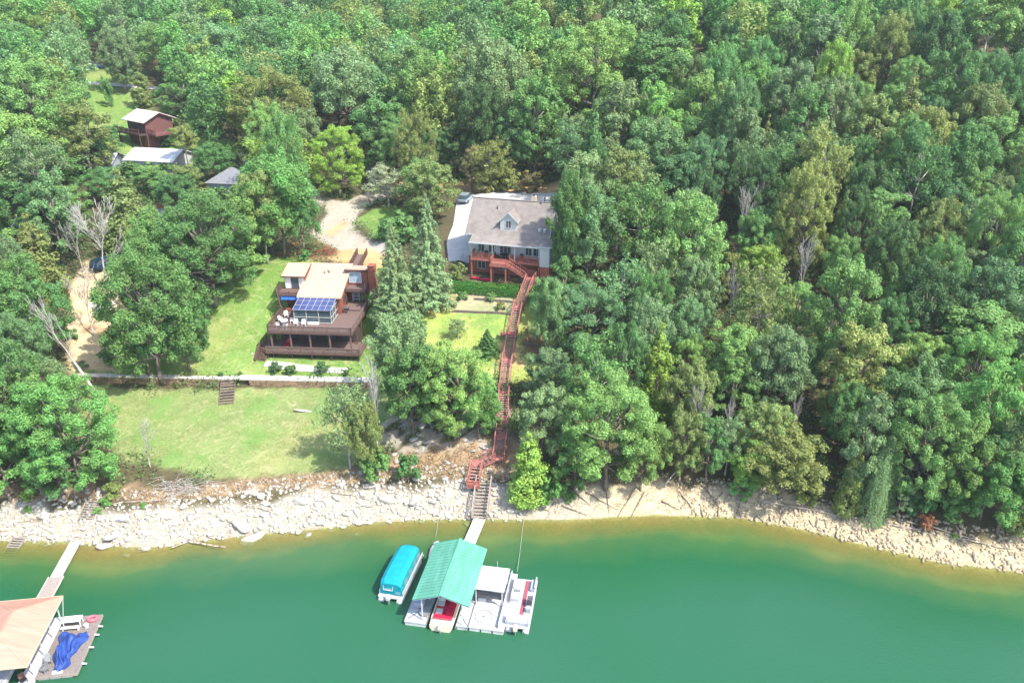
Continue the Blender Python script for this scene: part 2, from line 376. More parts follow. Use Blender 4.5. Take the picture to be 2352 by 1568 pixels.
# forest floor gets a little lighter leaf litter in patches
# ground material: the painted ground colours, broken up by noise
gm = D.materials.new('ground'); gm.use_nodes = True; nt = gm.node_tree; N = nt.nodes.new; L = nt.links.new; bs = nt.nodes['Principled BSDF']
bs.inputs['Roughness'].default_value = .95; bs.inputs['Specular IOR Level'].default_value = .1
ca = N('ShaderNodeAttribute'); ca.attribute_name = 'gcol'; ga = N('ShaderNodeAttribute'); ga.attribute_name = 'grass'; ra = N('ShaderNodeAttribute'); ra.attribute_name = 'rock'
tc = N('ShaderNodeTexCoord')
def noise(sc, det=5, ro=.65, dist=0.0):
    n = N('ShaderNodeTexNoise'); n.inputs['Scale'].default_value = sc; n.inputs['Detail'].default_value = det; n.inputs['Roughness'].default_value = ro; n.inputs['Distortion'].default_value = dist
    L(tc.outputs['Object'], n.inputs['Vector']); return n
def mrange(src, a, b, c, d):
    n = N('ShaderNodeMapRange'); n.inputs[1].default_value = a; n.inputs[2].default_value = b; n.inputs[3].default_value = c; n.inputs[4].default_value = d; L(src, n.inputs[0]); return n.outputs[0]
def mixc(f, a, b, t='MIX'):
    n = N('ShaderNodeMix'); n.data_type = 'RGBA'; n.blend_type = t
    if isinstance(f, float): n.inputs[0].default_value = f
    else: L(f, n.inputs[0])
    for k, s in ((6, a), (7, b)):
        if isinstance(s, tuple): n.inputs[k].default_value = (*s, 1)
        else: L(s, n.inputs[k])
    return n.outputs[2]
def math_(op, a, b):
    n = N('ShaderNodeMath'); n.operation = op
    for k, s in enumerate((a, b)):
        if isinstance(s, (int, float)): n.inputs[k].default_value = s
        else: L(s, n.inputs[k])
    return n.outputs[0]
n1, n2, n3 = noise(.35, 6, .7), noise(2.6, 5, .75), noise(.9, 4, .6, 1.0)
val = math_('MULTIPLY', mrange(n2.outputs['Fac'], .25, .75, .72, 1.28), mrange(n1.outputs['Fac'], .3, .7, .74, 1.0))
hv = N('ShaderNodeHueSaturation'); L(ca.outputs['Color'], hv.inputs['Color']); L(val, hv.inputs['Value'])
dryf = math_('MULTIPLY', mrange(n3.outputs['Fac'], .5, .68, 0, .55), ga.outputs['Fac'])
c1 = mixc(dryf, hv.outputs['Color'], (.30, .275, .14))
grf = math_('MULTIPLY', mrange(noise(.22, 5, .6).outputs['Fac'], .5, .64, 0, .6), ga.outputs['Fac'])
c1 = mixc(grf, c1, (.095, .20, .042))
vo = N('ShaderNodeTexVoronoi'); vo.feature = 'DISTANCE_TO_EDGE'; vo.inputs['Scale'].default_value = .75
wv = N('ShaderNodeMapping'); wv.inputs['Scale'].default_value = (.8, 1.3, 1); wn = noise(1.2, 3); wa = N('ShaderNodeVectorMath'); wa.operation = 'ADD'
L(tc.outputs['Object'], wa.inputs[0]); L(wn.outputs['Color'], wa.inputs[1]); L(wa.outputs[0], wv.inputs['Vector']); L(wv.outputs[0], vo.inputs['Vector'])
crk = math_('MULTIPLY', mrange(vo.outputs['Distance'], .0, .07, .9, 0), ra.outputs['Fac'])
c1 = mixc(math_('MULTIPLY', crk, mrange(n1.outputs['Fac'], .36, .54, 0, 1)), c1, (.17, .13, .085))
L(c1, bs.inputs['Base Color'])
bp = N('ShaderNodeBump'); bp.inputs['Strength'].default_value = .8; bp.inputs['Distance'].default_value = .12; L(n2.outputs['Fac'], bp.inputs['Height']); L(bp.outputs[0], bs.inputs['Normal'])
# split the one sheet into its named zones (same material, shared borders)
nyv, nxv = GX.shape; idx = np.arange(nyv * nxv).reshape(nyv, nxv)
quads = np.stack([idx[:-1, :-1], idx[:-1, 1:], idx[1:, 1:], idx[1:, :-1]], -1).reshape(-1, 4)
zf = zone[:-1, :-1].reshape(-1); Vall = P.reshape(-1, 3)
for zi, nm in enumerate(ZN):
    q = quads[zf == zi]
    if not len(q): continue
    u, inv = np.unique(q, return_inverse=True); q2 = inv.reshape(q.shape)
    me = npmesh(nm, Vall[u], q2, gm)
    a = me.color_attributes.new('gcol', 'FLOAT_COLOR', 'POINT'); a.data.foreach_set('color', np.concatenate([col.reshape(-1, 3)[u], np.ones((len(u), 1))], 1).astype(np.float32).ravel())
    for an, arr in (('grass', grass), ('rock', rockm)):
        a = me.attributes.new(an, 'FLOAT', 'POINT'); a.data.foreach_set('value', arr.reshape(-1)[u].astype(np.float32))
    me.polygons.foreach_set('use_smooth', [True] * len(me.polygons))
    o = D.objects.new(nm, me); COL.objects.link(o); tag(o, kind='structure')
# ------------------------------------------------------------------ sheets draped over the ground
def drape(name, poly, m, up=.05, cell=.5, kind='structure', thick=0.0):
    poly = [tuple(p) for p in poly]; xs = [p[0] for p in poly]; ys = [p[1] for p in poly]; vm = {}; V = []; Fc = []
    def clip(pl, ax, val, keep_less):
        out = []
        for i in range(len(pl)):
            a, b = pl[i], pl[(i + 1) % len(pl)]
            ia = (a[ax] <= val) if keep_less else (a[ax] >= val); ib = (b[ax] <= val) if keep_less else (b[ax] >= val)
            if ia: out.append(a)
            if ia != ib:
                t = (val - a[ax]) / (b[ax] - a[ax]); out.append((a[0] + (b[0] - a[0]) * t, a[1] + (b[1] - a[1]) * t))
        return out
    x = math.floor(min(xs) / cell) * cell
    while x < max(xs):
        colp = clip(clip(poly, 0, x, False), 0, x + cell, True) if True else poly
        if len(colp) > 2:
            y = math.floor(min(ys) / cell) * cell
            while y < max(ys):
                c = clip(clip(colp, 1, y, False), 1, y + cell, True)
                if len(c) > 2:
                    f = []
                    for p in c:
                        k = (round(p[0], 4), round(p[1], 4))
                        if k not in vm: vm[k] = len(V); V.append((p[0], p[1], float(gz(p[0], p[1])) + up))
                        if not f or f[-1] != vm[k]: f.append(vm[k])
                    if len(f) > 2 and f[0] == f[-1]: f.pop()
                    if len(f) > 2: Fc.append(tuple(f))
                y += cell
        x += cell
    me = D.meshes.new(name); me.from_pydata(V, [], Fc); me.validate(); me.materials.append(M[m])
    bm = bmesh.new(); bm.from_mesh(me); bmesh.ops.recalc_face_normals(bm, faces=bm.faces)
    if bm.faces and sum(f.normal.z for f in bm.faces) < 0: bmesh.ops.reverse_faces(bm, faces=bm.faces)
    bm.to_mesh(me); bm.free()
    o = D.objects.new(name, me); COL.objects.link(o)
    if thick:
        s = o.modifiers.new('edge', 'SOLIDIFY'); s.thickness = thick; s.offset = -1
    return tag(o, kind=kind) if kind else o
drape('concrete_driveway', wpoly([(1048, 470), (1056, 452), (1100, 446), (1180, 440), (1300, 441), (1318, 455), (1290, 470), (1100, 470), (1092, 540), (1082, 602), (1030, 602), (1026, 560), (1040, 520)]), 'concrete', .08, thick=.12)
drape('far_road', wpoly([(170, 186), (240, 190), (330, 199), (400, 203), (400, 209), (330, 206), (240, 197), (170, 193)]), 'concrete', .12, cell=1.5)
drape('upper_road', wpoly([(700, 232), (860, 255), (860, 262), (700, 240)]), 'asphalt', .12, cell=1.5)
a, b = wld(H1O, H1R, -.2, -2.6), wld(H1O, H1R, 11.8, -3.0)
c, d = wld(H1O, H1R, 11.8, -1.6), wld(H1O, H1R, -.2, -1.2)
drape('patio_strip', [a, b, c, d], 'pale_slab', .1, thick=.12)
# ------------------------------------------------------------------ water
wx_ = lines(-420, [(-70, 14), (70, .8), (420, 14)]); wy_ = lines(-160, [(30, 10), (86, .6), (100, 2)])
WX, WY = np.meshgrid(wx_, wy_); dep = -H(WX, WY); off = np.interp(WX, SHX, SHY) - WY
ny, nx = WX.shape; idx = np.arange(ny * nx).reshape(ny, nx); q = np.stack([idx[:-1, :-1], idx[:-1, 1:], idx[1:, 1:], idx[1:, :-1]], -1).reshape(-1, 4)
keep = (off.reshape(-1)[q].max(1) > -1.5); q = q[keep]; u, inv = np.unique(q, return_inverse=True)
wm = D.materials.new('water'); wm.use_nodes = True; nt = wm.node_tree; N = nt.nodes.new; L = nt.links.new; bs = nt.nodes['Principled BSDF']; tc = N('ShaderNodeTexCoord')
da = N('ShaderNodeAttribute'); da.attribute_name = 'depth'
nn = noise(.12, 4, .6); dd = math_('ADD', da.outputs['Fac'], mrange(nn.outputs['Fac'], .3, .7, -.5, .5))
rp = N('ShaderNodeValToRGB'); L(mrange(dd, 0, 6, 0, 1), rp.inputs['Fac']); e = rp.color_ramp.elements
e[0].position = 0; e[0].color = (.15, .118, .042, 1); e[1].position = 1; e[1].color = (.015, .080, .036, 1)
for p_, c_ in ((.05, (.120, .120, .030)), (.13, (.080, .118, .030)), (.27, (.030, .088, .027)), (.52, (.011, .074, .027))):
    k = e.new(p_); k.color = (*c_, 1)
big = noise(.035, 3, .5); L(mixc(mrange(big.outputs['Fac'], .38, .62, 0, .45), rp.outputs[0], mixc(1.0, rp.outputs[0], (1.7, 1.02, 1.5), 'MULTIPLY')), bs.inputs['Base Color']); bs.inputs['Roughness'].default_value = .07; bs.inputs['IOR'].default_value = 1.33
wvn = noise(3.0, 6, .7, .6); wvm = N('ShaderNodeMapping'); wvm.inputs['Scale'].default_value = (.6, 1.4, 1); wvm.inputs['Rotation'].default_value = (0, 0, .3)
L(tc.outputs['Object'], wvm.inputs['Vector']); L(wvm.outputs[0], wvn.inputs['Vector'])
bp = N('ShaderNodeBump'); bp.inputs['Strength'].default_value = .6; bp.inputs['Distance'].default_value = .09; L(wvn.outputs['Fac'], bp.inputs['Height']); L(bp.outputs[0], bs.inputs['Normal'])
tr = N('ShaderNodeBsdfTransparent'); tr.inputs[0].default_value = (.86, .95, .72, 1); mx = N('ShaderNodeMixShader')
L(mrange(da.outputs['Fac'], .0, 1.3, .15, 1), mx.inputs[0]); L(tr.outputs[0], mx.inputs[1]); L(bs.outputs[0], mx.inputs[2]); L(mx.outputs[0], nt.nodes['Material Output'].inputs['Surface'])
me = npmesh('water', np.stack([WX, WY, np.zeros_like(WX)], -1).reshape(-1, 3)[u], inv.reshape(q.shape), wm)
a = me.attributes.new('depth', 'FLOAT', 'POINT'); a.data.foreach_set('value', dep.reshape(-1)[u].astype(np.float32))
o = D.objects.new('water', me); COL.objects.link(o); tag(o, kind='structure')
# ------------------------------------------------------------------ sky and sun
w = D.worlds.new('World'); SC.world = w; w.use_nodes = True; nt = w.node_tree; bg = nt.nodes['Background']; sk = nt.nodes.new('ShaderNodeTexSky')
SUN_EL, SUN_AZ = rad(53), math.atan2(.72, -.52)        # azimuth from +Y towards +X
sk.sky_type = 'NISHITA'; sk.sun_disc = False; sk.sun_elevation = SUN_EL; sk.sun_rotation = SUN_AZ; sk.air_density = 1.0; sk.dust_density = 1.5
nt.links.new(sk.outputs[0], bg.inputs[0]); bg.inputs[1].default_value = .15
sl = D.lights.new('sun', 'SUN'); sl.energy = 2.75; sl.angle = rad(.5); sl.color = (1, .955, .88); so = D.objects.new('sun', sl); COL.objects.link(so)
sd = Vector((math.sin(SUN_AZ) * math.cos(SUN_EL), math.cos(SUN_AZ) * math.cos(SUN_EL), math.sin(SUN_EL)))
so.rotation_euler = sd.to_track_quat('Z', 'Y').to_euler(); so.location = (60, -20, 120)
vs = SC.view_settings; vs.view_transform = 'Standard'; vs.look = 'None'; vs.exposure = 1.88; vs.gamma = 1
# ------------------------------------------------------------------ plants: prototype meshes
def unit(n):
    v = rng.normal(size=(n, 3)); return v / np.linalg.norm(v, axis=1, keepdims=True)
def leaves(pos, nrm, size, aspect=.62):
    """one four-cornered leaf cluster per position, lightly folded"""
    n = len(pos); t = np.cross(nrm, unit(n)); t /= np.linalg.norm(t, axis=1, keepdims=True) + 1e-9; b = np.cross(nrm, t)
    s = (np.asarray(size) * rng.uniform(.65, 1.35, n))[:, None]
    V = np.stack([pos - t * s, pos - b * s * aspect + nrm * s * .18, pos + t * s, pos + b * s * aspect + nrm * s * .18], 1).reshape(-1, 3)
    return V, np.arange(4 * n).reshape(n, 4)
def leafmesh(name, pos, nrm, size, aspect=.62):
    V, Q = leaves(pos, nrm, size, aspect); return npmesh(name, V, Q, M['foliage'])
def broad_pts(h, R, lobes, per, nl, zb=.28, cr=(.75, 1.25), flat=.75, top=1.0, seed=0, lrr=(.34, .5)):
    """clump centres grouped in big lobes round an egg-shaped crown, leaves spread through each clump"""
    r = np.random.default_rng(seed); C = []
    zc = h * (zb + 1) / 2; hz_ = h * (1 - zb) / 2; LB = []
    for i in range(lobes):
        a = i * 2.39996 + r.uniform(-.35, .35); f = (i + .5) / lobes; zz = -0.8 + 1.75 * f
        rr = math.sqrt(max(0.05, 1 - min(1, abs(zz)) ** (2.0 if zz > 0 else 3.0))) * r.uniform(.62, .80)
        LB.append(np.array([math.cos(a) * rr * R, math.sin(a) * rr * R, zc + zz * hz_ * .80]))
    LB.append(np.array([0, 0, zc + hz_ * .62 * top])); LB.append(np.array([0, 0, zc]))
    for lb in LB:
        lr = R * r.uniform(*lrr)
        d = r.normal(size=(per, 3)); d /= np.linalg.norm(d, axis=1, keepdims=True); d[:, 2] = d[:, 2] * .8 + .12
        C.append(lb + d * lr * r.uniform(.45, 1.05, (per, 1)))
    C = np.concatenate(C); Pp = []; Nn = []
    for c in C:
        rc = r.uniform(*cr) * R / 4.6; k = int(nl * r.uniform(.6, 1.4))
        d = r.normal(size=(k, 3)); d /= np.linalg.norm(d, axis=1, keepdims=True)
        d = d[(d[:, 2] > -.75)]; k = len(d)
        p = c + d * rc * np.array([1, 1, flat]) * (r.uniform(.45, 1.05, (k, 1)))
        n = d + np.array([0, 0, .45]) + r.normal(size=(k, 3)) * .42; n /= np.linalg.norm(n, axis=1, keepdims=True)
        Pp.append(p); Nn.append(n)
    return np.concatenate(Pp), np.concatenate(Nn), LB
def trunk_mesh(name, h, r0, LB, m='bark', to=.62):
    b = MB(); r = random.Random(int(h * 100)); pts = [Vector((0, 0, -.6))]; n = 6
    for i in range(n + 1): pts.append(Vector((r.uniform(-.18, .18) * i * .5, r.uniform(-.18, .18) * i * .5, h * to * i / n)))
    pts[1] = Vector((0, 0, 0)); rs = [r0 * 1.35, r0 * 1.2] + [r0 * (1 - .13 * i) for i in range(1, n + 1)]
    b.chain(pts, rs, 7)
    for lb in LB:
        e = Vector(lb); st = pts[min(n + 1, max(3, int(2 + (e.z / h) * n * .9)))]
        if (e - st).length < 1: continue
        mid = st.lerp(e, .5) + Vector((0, 0, -.25)); b.chain([st, mid, e], [r0 * .42, r0 * .28, r0 * .1], 5)
    o = b.build(name, m, smooth=True); me = o.data; D.objects.remove(o); return me
PR = {}
def proto(k, trunk, crown, h, R, nm, crown_name='crown'): PR[k] = dict(t=trunk, c=crown, h=h, R=R, nm=nm, cn=crown_name)
for i in range(7):
    h = 14.0; R = [4.4, 4.9, 4.1, 5.0, 4.5, 3.7, 4.7][i]; zb = [.12, .18, .05, .2, .12, .04, .22][i]
    p, n, LB = broad_pts(h, R, [19, 22, 17, 23, 18, 15, 21][i], 6, 205, zb=zb, cr=(.48, .95), flat=1.05, seed=11 + i, lrr=(.24, .40))
    proto('b%d' % i, trunk_mesh('trunk', h, .24, LB), leafmesh('crown', p, n, .128), h, R, 'broadleaf_tree')
for i in range(2):
    p, n, LB = broad_pts(14., 5.0, [30, 34][i], 7, 190, zb=.02, cr=(.34, .66), flat=1.0, seed=31 + i, lrr=(.18, .30))
    proto('B%d' % i, trunk_mesh('trunk', 14, .24, LB), leafmesh('crown', p, n, .092), 14., 5.0, 'broadleaf_tree')
# a taller one with a bare trunk below a high crown
p, n, LB = broad_pts(17., 3.6, 9, 8, 190, zb=.5, cr=(.8, 1.3), seed=41)
proto('tall', trunk_mesh('trunk', 17, .2, LB, 'pale_bark', .8), leafmesh('crown', p, n, .155), 17., 3.6, 'broadleaf_tree')
# small dense shrub and small round bush
p, n, LB = broad_pts(3.2, 1.7, 7, 6, 90, zb=-.05, cr=(.7, 1.3), seed=51)
proto('shrub', trunk_mesh('stem', 3.2, .06, LB), leafmesh('foliage', p, n, .13), 3.2, 1.7, 'shrub', 'foliage')
p, n, LB = broad_pts(1.5, .8, 6, 6, 110, zb=-.1, cr=(.9, 1.3), seed=52)
proto('bush', trunk_mesh('stem', 1.5, .04, LB), leafmesh('foliage', p, n, .07), 1.5, .8, 'round_bush', 'foliage')
# loose, fine, airy crown
p, n, LB = broad_pts(13., 4.0, 13, 8, 62, zb=.15, cr=(.6, 1.2), seed=61)
proto('airy', trunk_mesh('trunk', 13, .2, LB, 'pale_bark', .75), leafmesh('crown', p, n, .17, .5), 13., 4.0, 'broadleaf_tree')
# vine-draped weeping crown
def drape_pts(h, R, seed):
    r = np.random.default_rng(seed); Pp = []; Nn = []
    for k in range(230):
        a = r.uniform(0, 6.283); f = r.uniform(0, 1); rr = R * math.sqrt(f) * .95 * (1 + .22 * math.sin(a * 3 + seed)); z0 = h * (1 - .5 * f ** 1.5) * r.uniform(.68, 1.0); ln = r.uniform(2, 6.5) * (.4 + f)
        m = int(ln * 22); t = r.uniform(0, 1, m); z = z0 - t * ln; z = np.maximum(z, .2)
        rad_ = rr * (1 + .12 * t) + .0; x = math.cos(a) * rad_ + r.normal(size=m) * .28; y = math.sin(a) * rad_ + r.normal(size=m) * .28
        Pp.append(np.stack([x, y, z], 1)); nn_ = np.stack([np.cos(a) + r.normal(size=m) * .5, np.sin(a) + r.normal(size=m) * .5, .35 + r.normal(size=m) * .3], 1)
        Nn.append(nn_ / np.linalg.norm(nn_, axis=1, keepdims=True))
    return np.concatenate(Pp), np.concatenate(Nn)
p, n = drape_pts(12., 3.2, 71); _, _, LB = broad_pts(12., 3.2, 6, 2, 4, seed=72)
proto('weep', trunk_mesh('trunk', 12, .2, LB), leafmesh('crown', p, n, .125, .5), 12., 3.2, 'vine_draped_tree')
def spruce_pts(h, R, layers, seed, droop=.25, dens=1.0):
    r = np.random.default_rng(seed); Pp = []; Nn = []; BR = []
    for i in range(layers):
        f = i / (layers - 1); z = h * (.06 + .93 * f); Lr = R * (1 - f) ** .85 * r.uniform(.85, 1.1) + .15; nb = max(5, int(13 * (1 - f * .6)))
        for k in range(nb):
            a = 6.283 * (k + r.uniform(-.3, .3)) / nb + i * .7; ln = Lr * r.uniform(.75, 1.15); m = int((ln * 20 + 6) * dens)
            t = np.sqrt(r.uniform(0.02, 1, m)); w_ = .38 * ln * (1 - t * .55) * .55
            side = r.uniform(-1, 1, m) * w_ * 1.25; x = np.cos(a) * t * ln - np.sin(a) * side; y = np.sin(a) * t * ln + np.cos(a) * side
            zz = z - droop * ln * t ** 1.3 + r.normal(size=m) * .13 + .15 * ln * t ** 3
            Pp.append(np.stack([x, y, zz], 1)); nn_ = np.stack([np.cos(a) * .45 + r.normal(size=m) * .3, np.sin(a) * .45 + r.normal(size=m) * .3, .85 + r.normal(size=m) * .2], 1)
            Nn.append(nn_ / np.linalg.norm(nn_, axis=1, keepdims=True))
            if k % 3 == 0: BR.append((np.array([0, 0, z]), np.array([math.cos(a) * ln * .9, math.sin(a) * ln * .9, z - droop * ln * .8])))
    return np.concatenate(Pp), np.concatenate(Nn), BR
def conifer_trunk(h, r0, BR, m='bark'):
    b = MB(); b.tube((0, 0, -.5), (0, 0, h * .5), r0 * 1.2, r0 * .7, 7); b.tube((0, 0, h * .5), (0, 0, h), r0 * .7, .02, 7)
    for p_, q_ in BR: b.tube(p_, q_, .04, .012, 4, False)
    o = b.build('trunk', m, smooth=True); me = o.data; D.objects.remove(o); return me
for i in range(2):
    p, n, BR = spruce_pts(14, [3.6, 3.1][i], 26, 81 + i, droop=.32, dens=2.1); proto('s%d' % i, conifer_trunk(14, .22, BR), leafmesh('crown', p, n, .135, .4), 14, [3.6, 3.1][i], 'spruce_tree')
# cedar: soft fluffy cone
def cone_pts(h, R, nclump, per, seed):
    r = np.random.default_rng(seed); Pp = []; Nn = []
    for k in range(nclump):
        f = 1 - math.sqrt(r.uniform(0, 1)); f = min(f, .97); a = r.uniform(0, 6.283); prof_ = (1 - f) ** .8 * min(1, .55 + f * 3.5); rr = R * prof_ * r.uniform(.45, 1.0)
        c = np.array([math.cos(a) * rr, math.sin(a) * rr, h * (.04 + .95 * f)]); rc = R * .24 * (.5 + .6 * prof_)
        d = r.normal(size=(per, 3)); d /= np.linalg.norm(d, axis=1, keepdims=True)
        Pp.append(c + d * rc * np.array([1, 1, 1.3]) * r.uniform(.4, 1.05, (per, 1)))
        n_ = d + np.array([math.cos(a) * .4, math.sin(a) * .4, .4]) + r.normal(size=(per, 3)) * .35; Nn.append(n_ / np.linalg.norm(n_, axis=1, keepdims=True))
    return np.concatenate(Pp), np.concatenate(Nn)
for i in range(2):
    p, n = cone_pts(12, [2.9, 2.0][i], [130, 100][i], 72, 91 + i); proto('c%d' % i, conifer_trunk(11.5, .18, []), leafmesh('crown', p, n, .165, .5), 12, [2.9, 2.0][i], 'cedar_tree')
# leafless trees: branching limbs
def bare_mesh(h, r0, seed, spread=.6, depth=5, m='dead_bark', first=.25, lean=(0, 0)):
    r = random.Random(seed); b = MB(); tw = MB()
    def grow(p, d, ln, ra, k):
        n = 3; q = p; dd = d.copy()
        for i in range(n):
            dd = (dd + Vector((r.uniform(-.16, .16), r.uniform(-.16, .16), .05))).normalized(); nq = q + dd * ln / n
            (b if k < 3 else tw).tube(q, nq, max(.028, ra * (1 - .22 * i)), max(.022, ra * (1 - .22 * (i + 1))), 6 if k < 2 else 4, False); q = nq
            if k < depth and i >= (0 if k else 0):
                e = (dd + Vector((r.uniform(-1, 1), r.uniform(-1, 1), r.uniform(-.1, .6))).normalized() * spread * 1.25).normalized(); grow(q, e, ln * r.uniform(.5, .72), ra * .5, k + 1)
        if k < depth: grow(q, (dd + Vector((r.uniform(-1, 1), r.uniform(-1, 1), .2)) * spread * .5).normalized(), ln * .7, ra * .5, k + 1)
    p0 = Vector((0, 0, -.4)); d0 = Vector((lean[0], lean[1], 1)).normalized(); b.tube(p0, p0 + d0 * h * first, r0 * 1.25, r0, 8); grow(p0 + d0 * h * first, d0, h * .34, r0 * .95, 0); tw.v = tw.v
    out = []
    for nm, q in (('trunk', b), ('branches', tw)):
        o = q.build(nm, m, smooth=True); out.append(o.data); D.objects.remove(o)
    return out
for i, (sd_, sp_, fi, dp) in enumerate([(3, .62, .2, 4), (5, .5, .35, 4), (9, .75, .15, 4)]):
    t, c = bare_mesh(12, .17, sd_, sp_, dp, first=fi); proto('bare%d' % i, t, c, 12, 4.5, 'leafless_tree', 'branches')
t, c = bare_mesh(12, .17, 21, .35, 3, first=.45, lean=(-.35, .1)); proto('barel', t, c, 12, 3, 'leafless_tree', 'branches')
# ------------------------------------------------------------------ colours and placing
PAL = {'dark green': (.055, .115, .036), 'green': (.078, .170, .046), 'grey-green': (.118, .188, .072), 'light green': (.125, .225, .055), 'bright green': (.098, .220, .050),
       'yellow-green': (.150, .25, .040), 'lime': (.165, .30, .045), 'olive': (.140, .185, .050), 'golden': (.150, .180, .045), 'orange-tinged': (.185, .165, .06), 'blue-green': (.095, .185, .068), 'pale spruce': (.145, .225, .095), 'pale': (.20, .25, .14), 'reddish': (.22, .10, .045)}
TREES = []      # (root, colour word, screen x, screen y, band key)
def plant(k, x, y, h, R, colour, z=None, rz=None, jit=.17, label=None, cat=None, group=None, auto=True, tilt=(0, 0)):
    d = PR[k]; zz = hz(x, y) - .1 if z is None else z
    e = D.objects.new(d['nm'], None); COL.objects.link(e); e.empty_display_size = .3
    e.location = (x, y, zz); e.rotation_euler = (tilt[0], tilt[1], random.uniform(0, 6.28) if rz is None else rz)
    e.scale = (R / d['R'], R / d['R'], h / d['h'])
    c = PAL[colour]; g_ = sum(c) / 3; c = tuple(q * .95 + g_ * .05 for q in c); j = 1 + random.uniform(-jit, jit); hj = random.uniform(-.07, .07)
    j *= 1.22 * 1.16; colr = (c[0] * j * (1 + hj) * 1.04, c[1] * j, c[2] * j * (1 - hj), 1)
    t = D.objects.new('trunk' if k not in ('shrub', 'bush') else 'stem', d['t']); COL.objects.link(t); t.parent = e
    f = D.objects.new(d['cn'], d['c']); COL.objects.link(f); f.parent = e; f.color = colr
    cat = cat or ('shrub' if k == 'shrub' else 'bush' if k == 'bush' else 'tree')
    tag(e, label, cat, group)
    sx, sy, zc = proj(x, y, zz + h * .6)
    if auto and not label: TREES.append((e, k, colour, sx, sy, zc))
    return e
def tree_at(k, px, top, base, w, colour, **kw):
    g = atg(px, base); zc = proj(*g)[2]; sc = F / zc
    ang = math.atan2(CH - g.z, g.y); h = (base - top) / (sc * math.cos(ang)); R = w / 2 / sc
    MAN.append((g.x, g.y, R)); return plant(k, g.x, g.y, h, R, colour, z=g.z - .1, **kw)
MAN = []
x_, y_ = wld(H2O, H2R, 16.0, -.2); MAN.append((x_, y_, 3.2)); HT = (x_, y_)
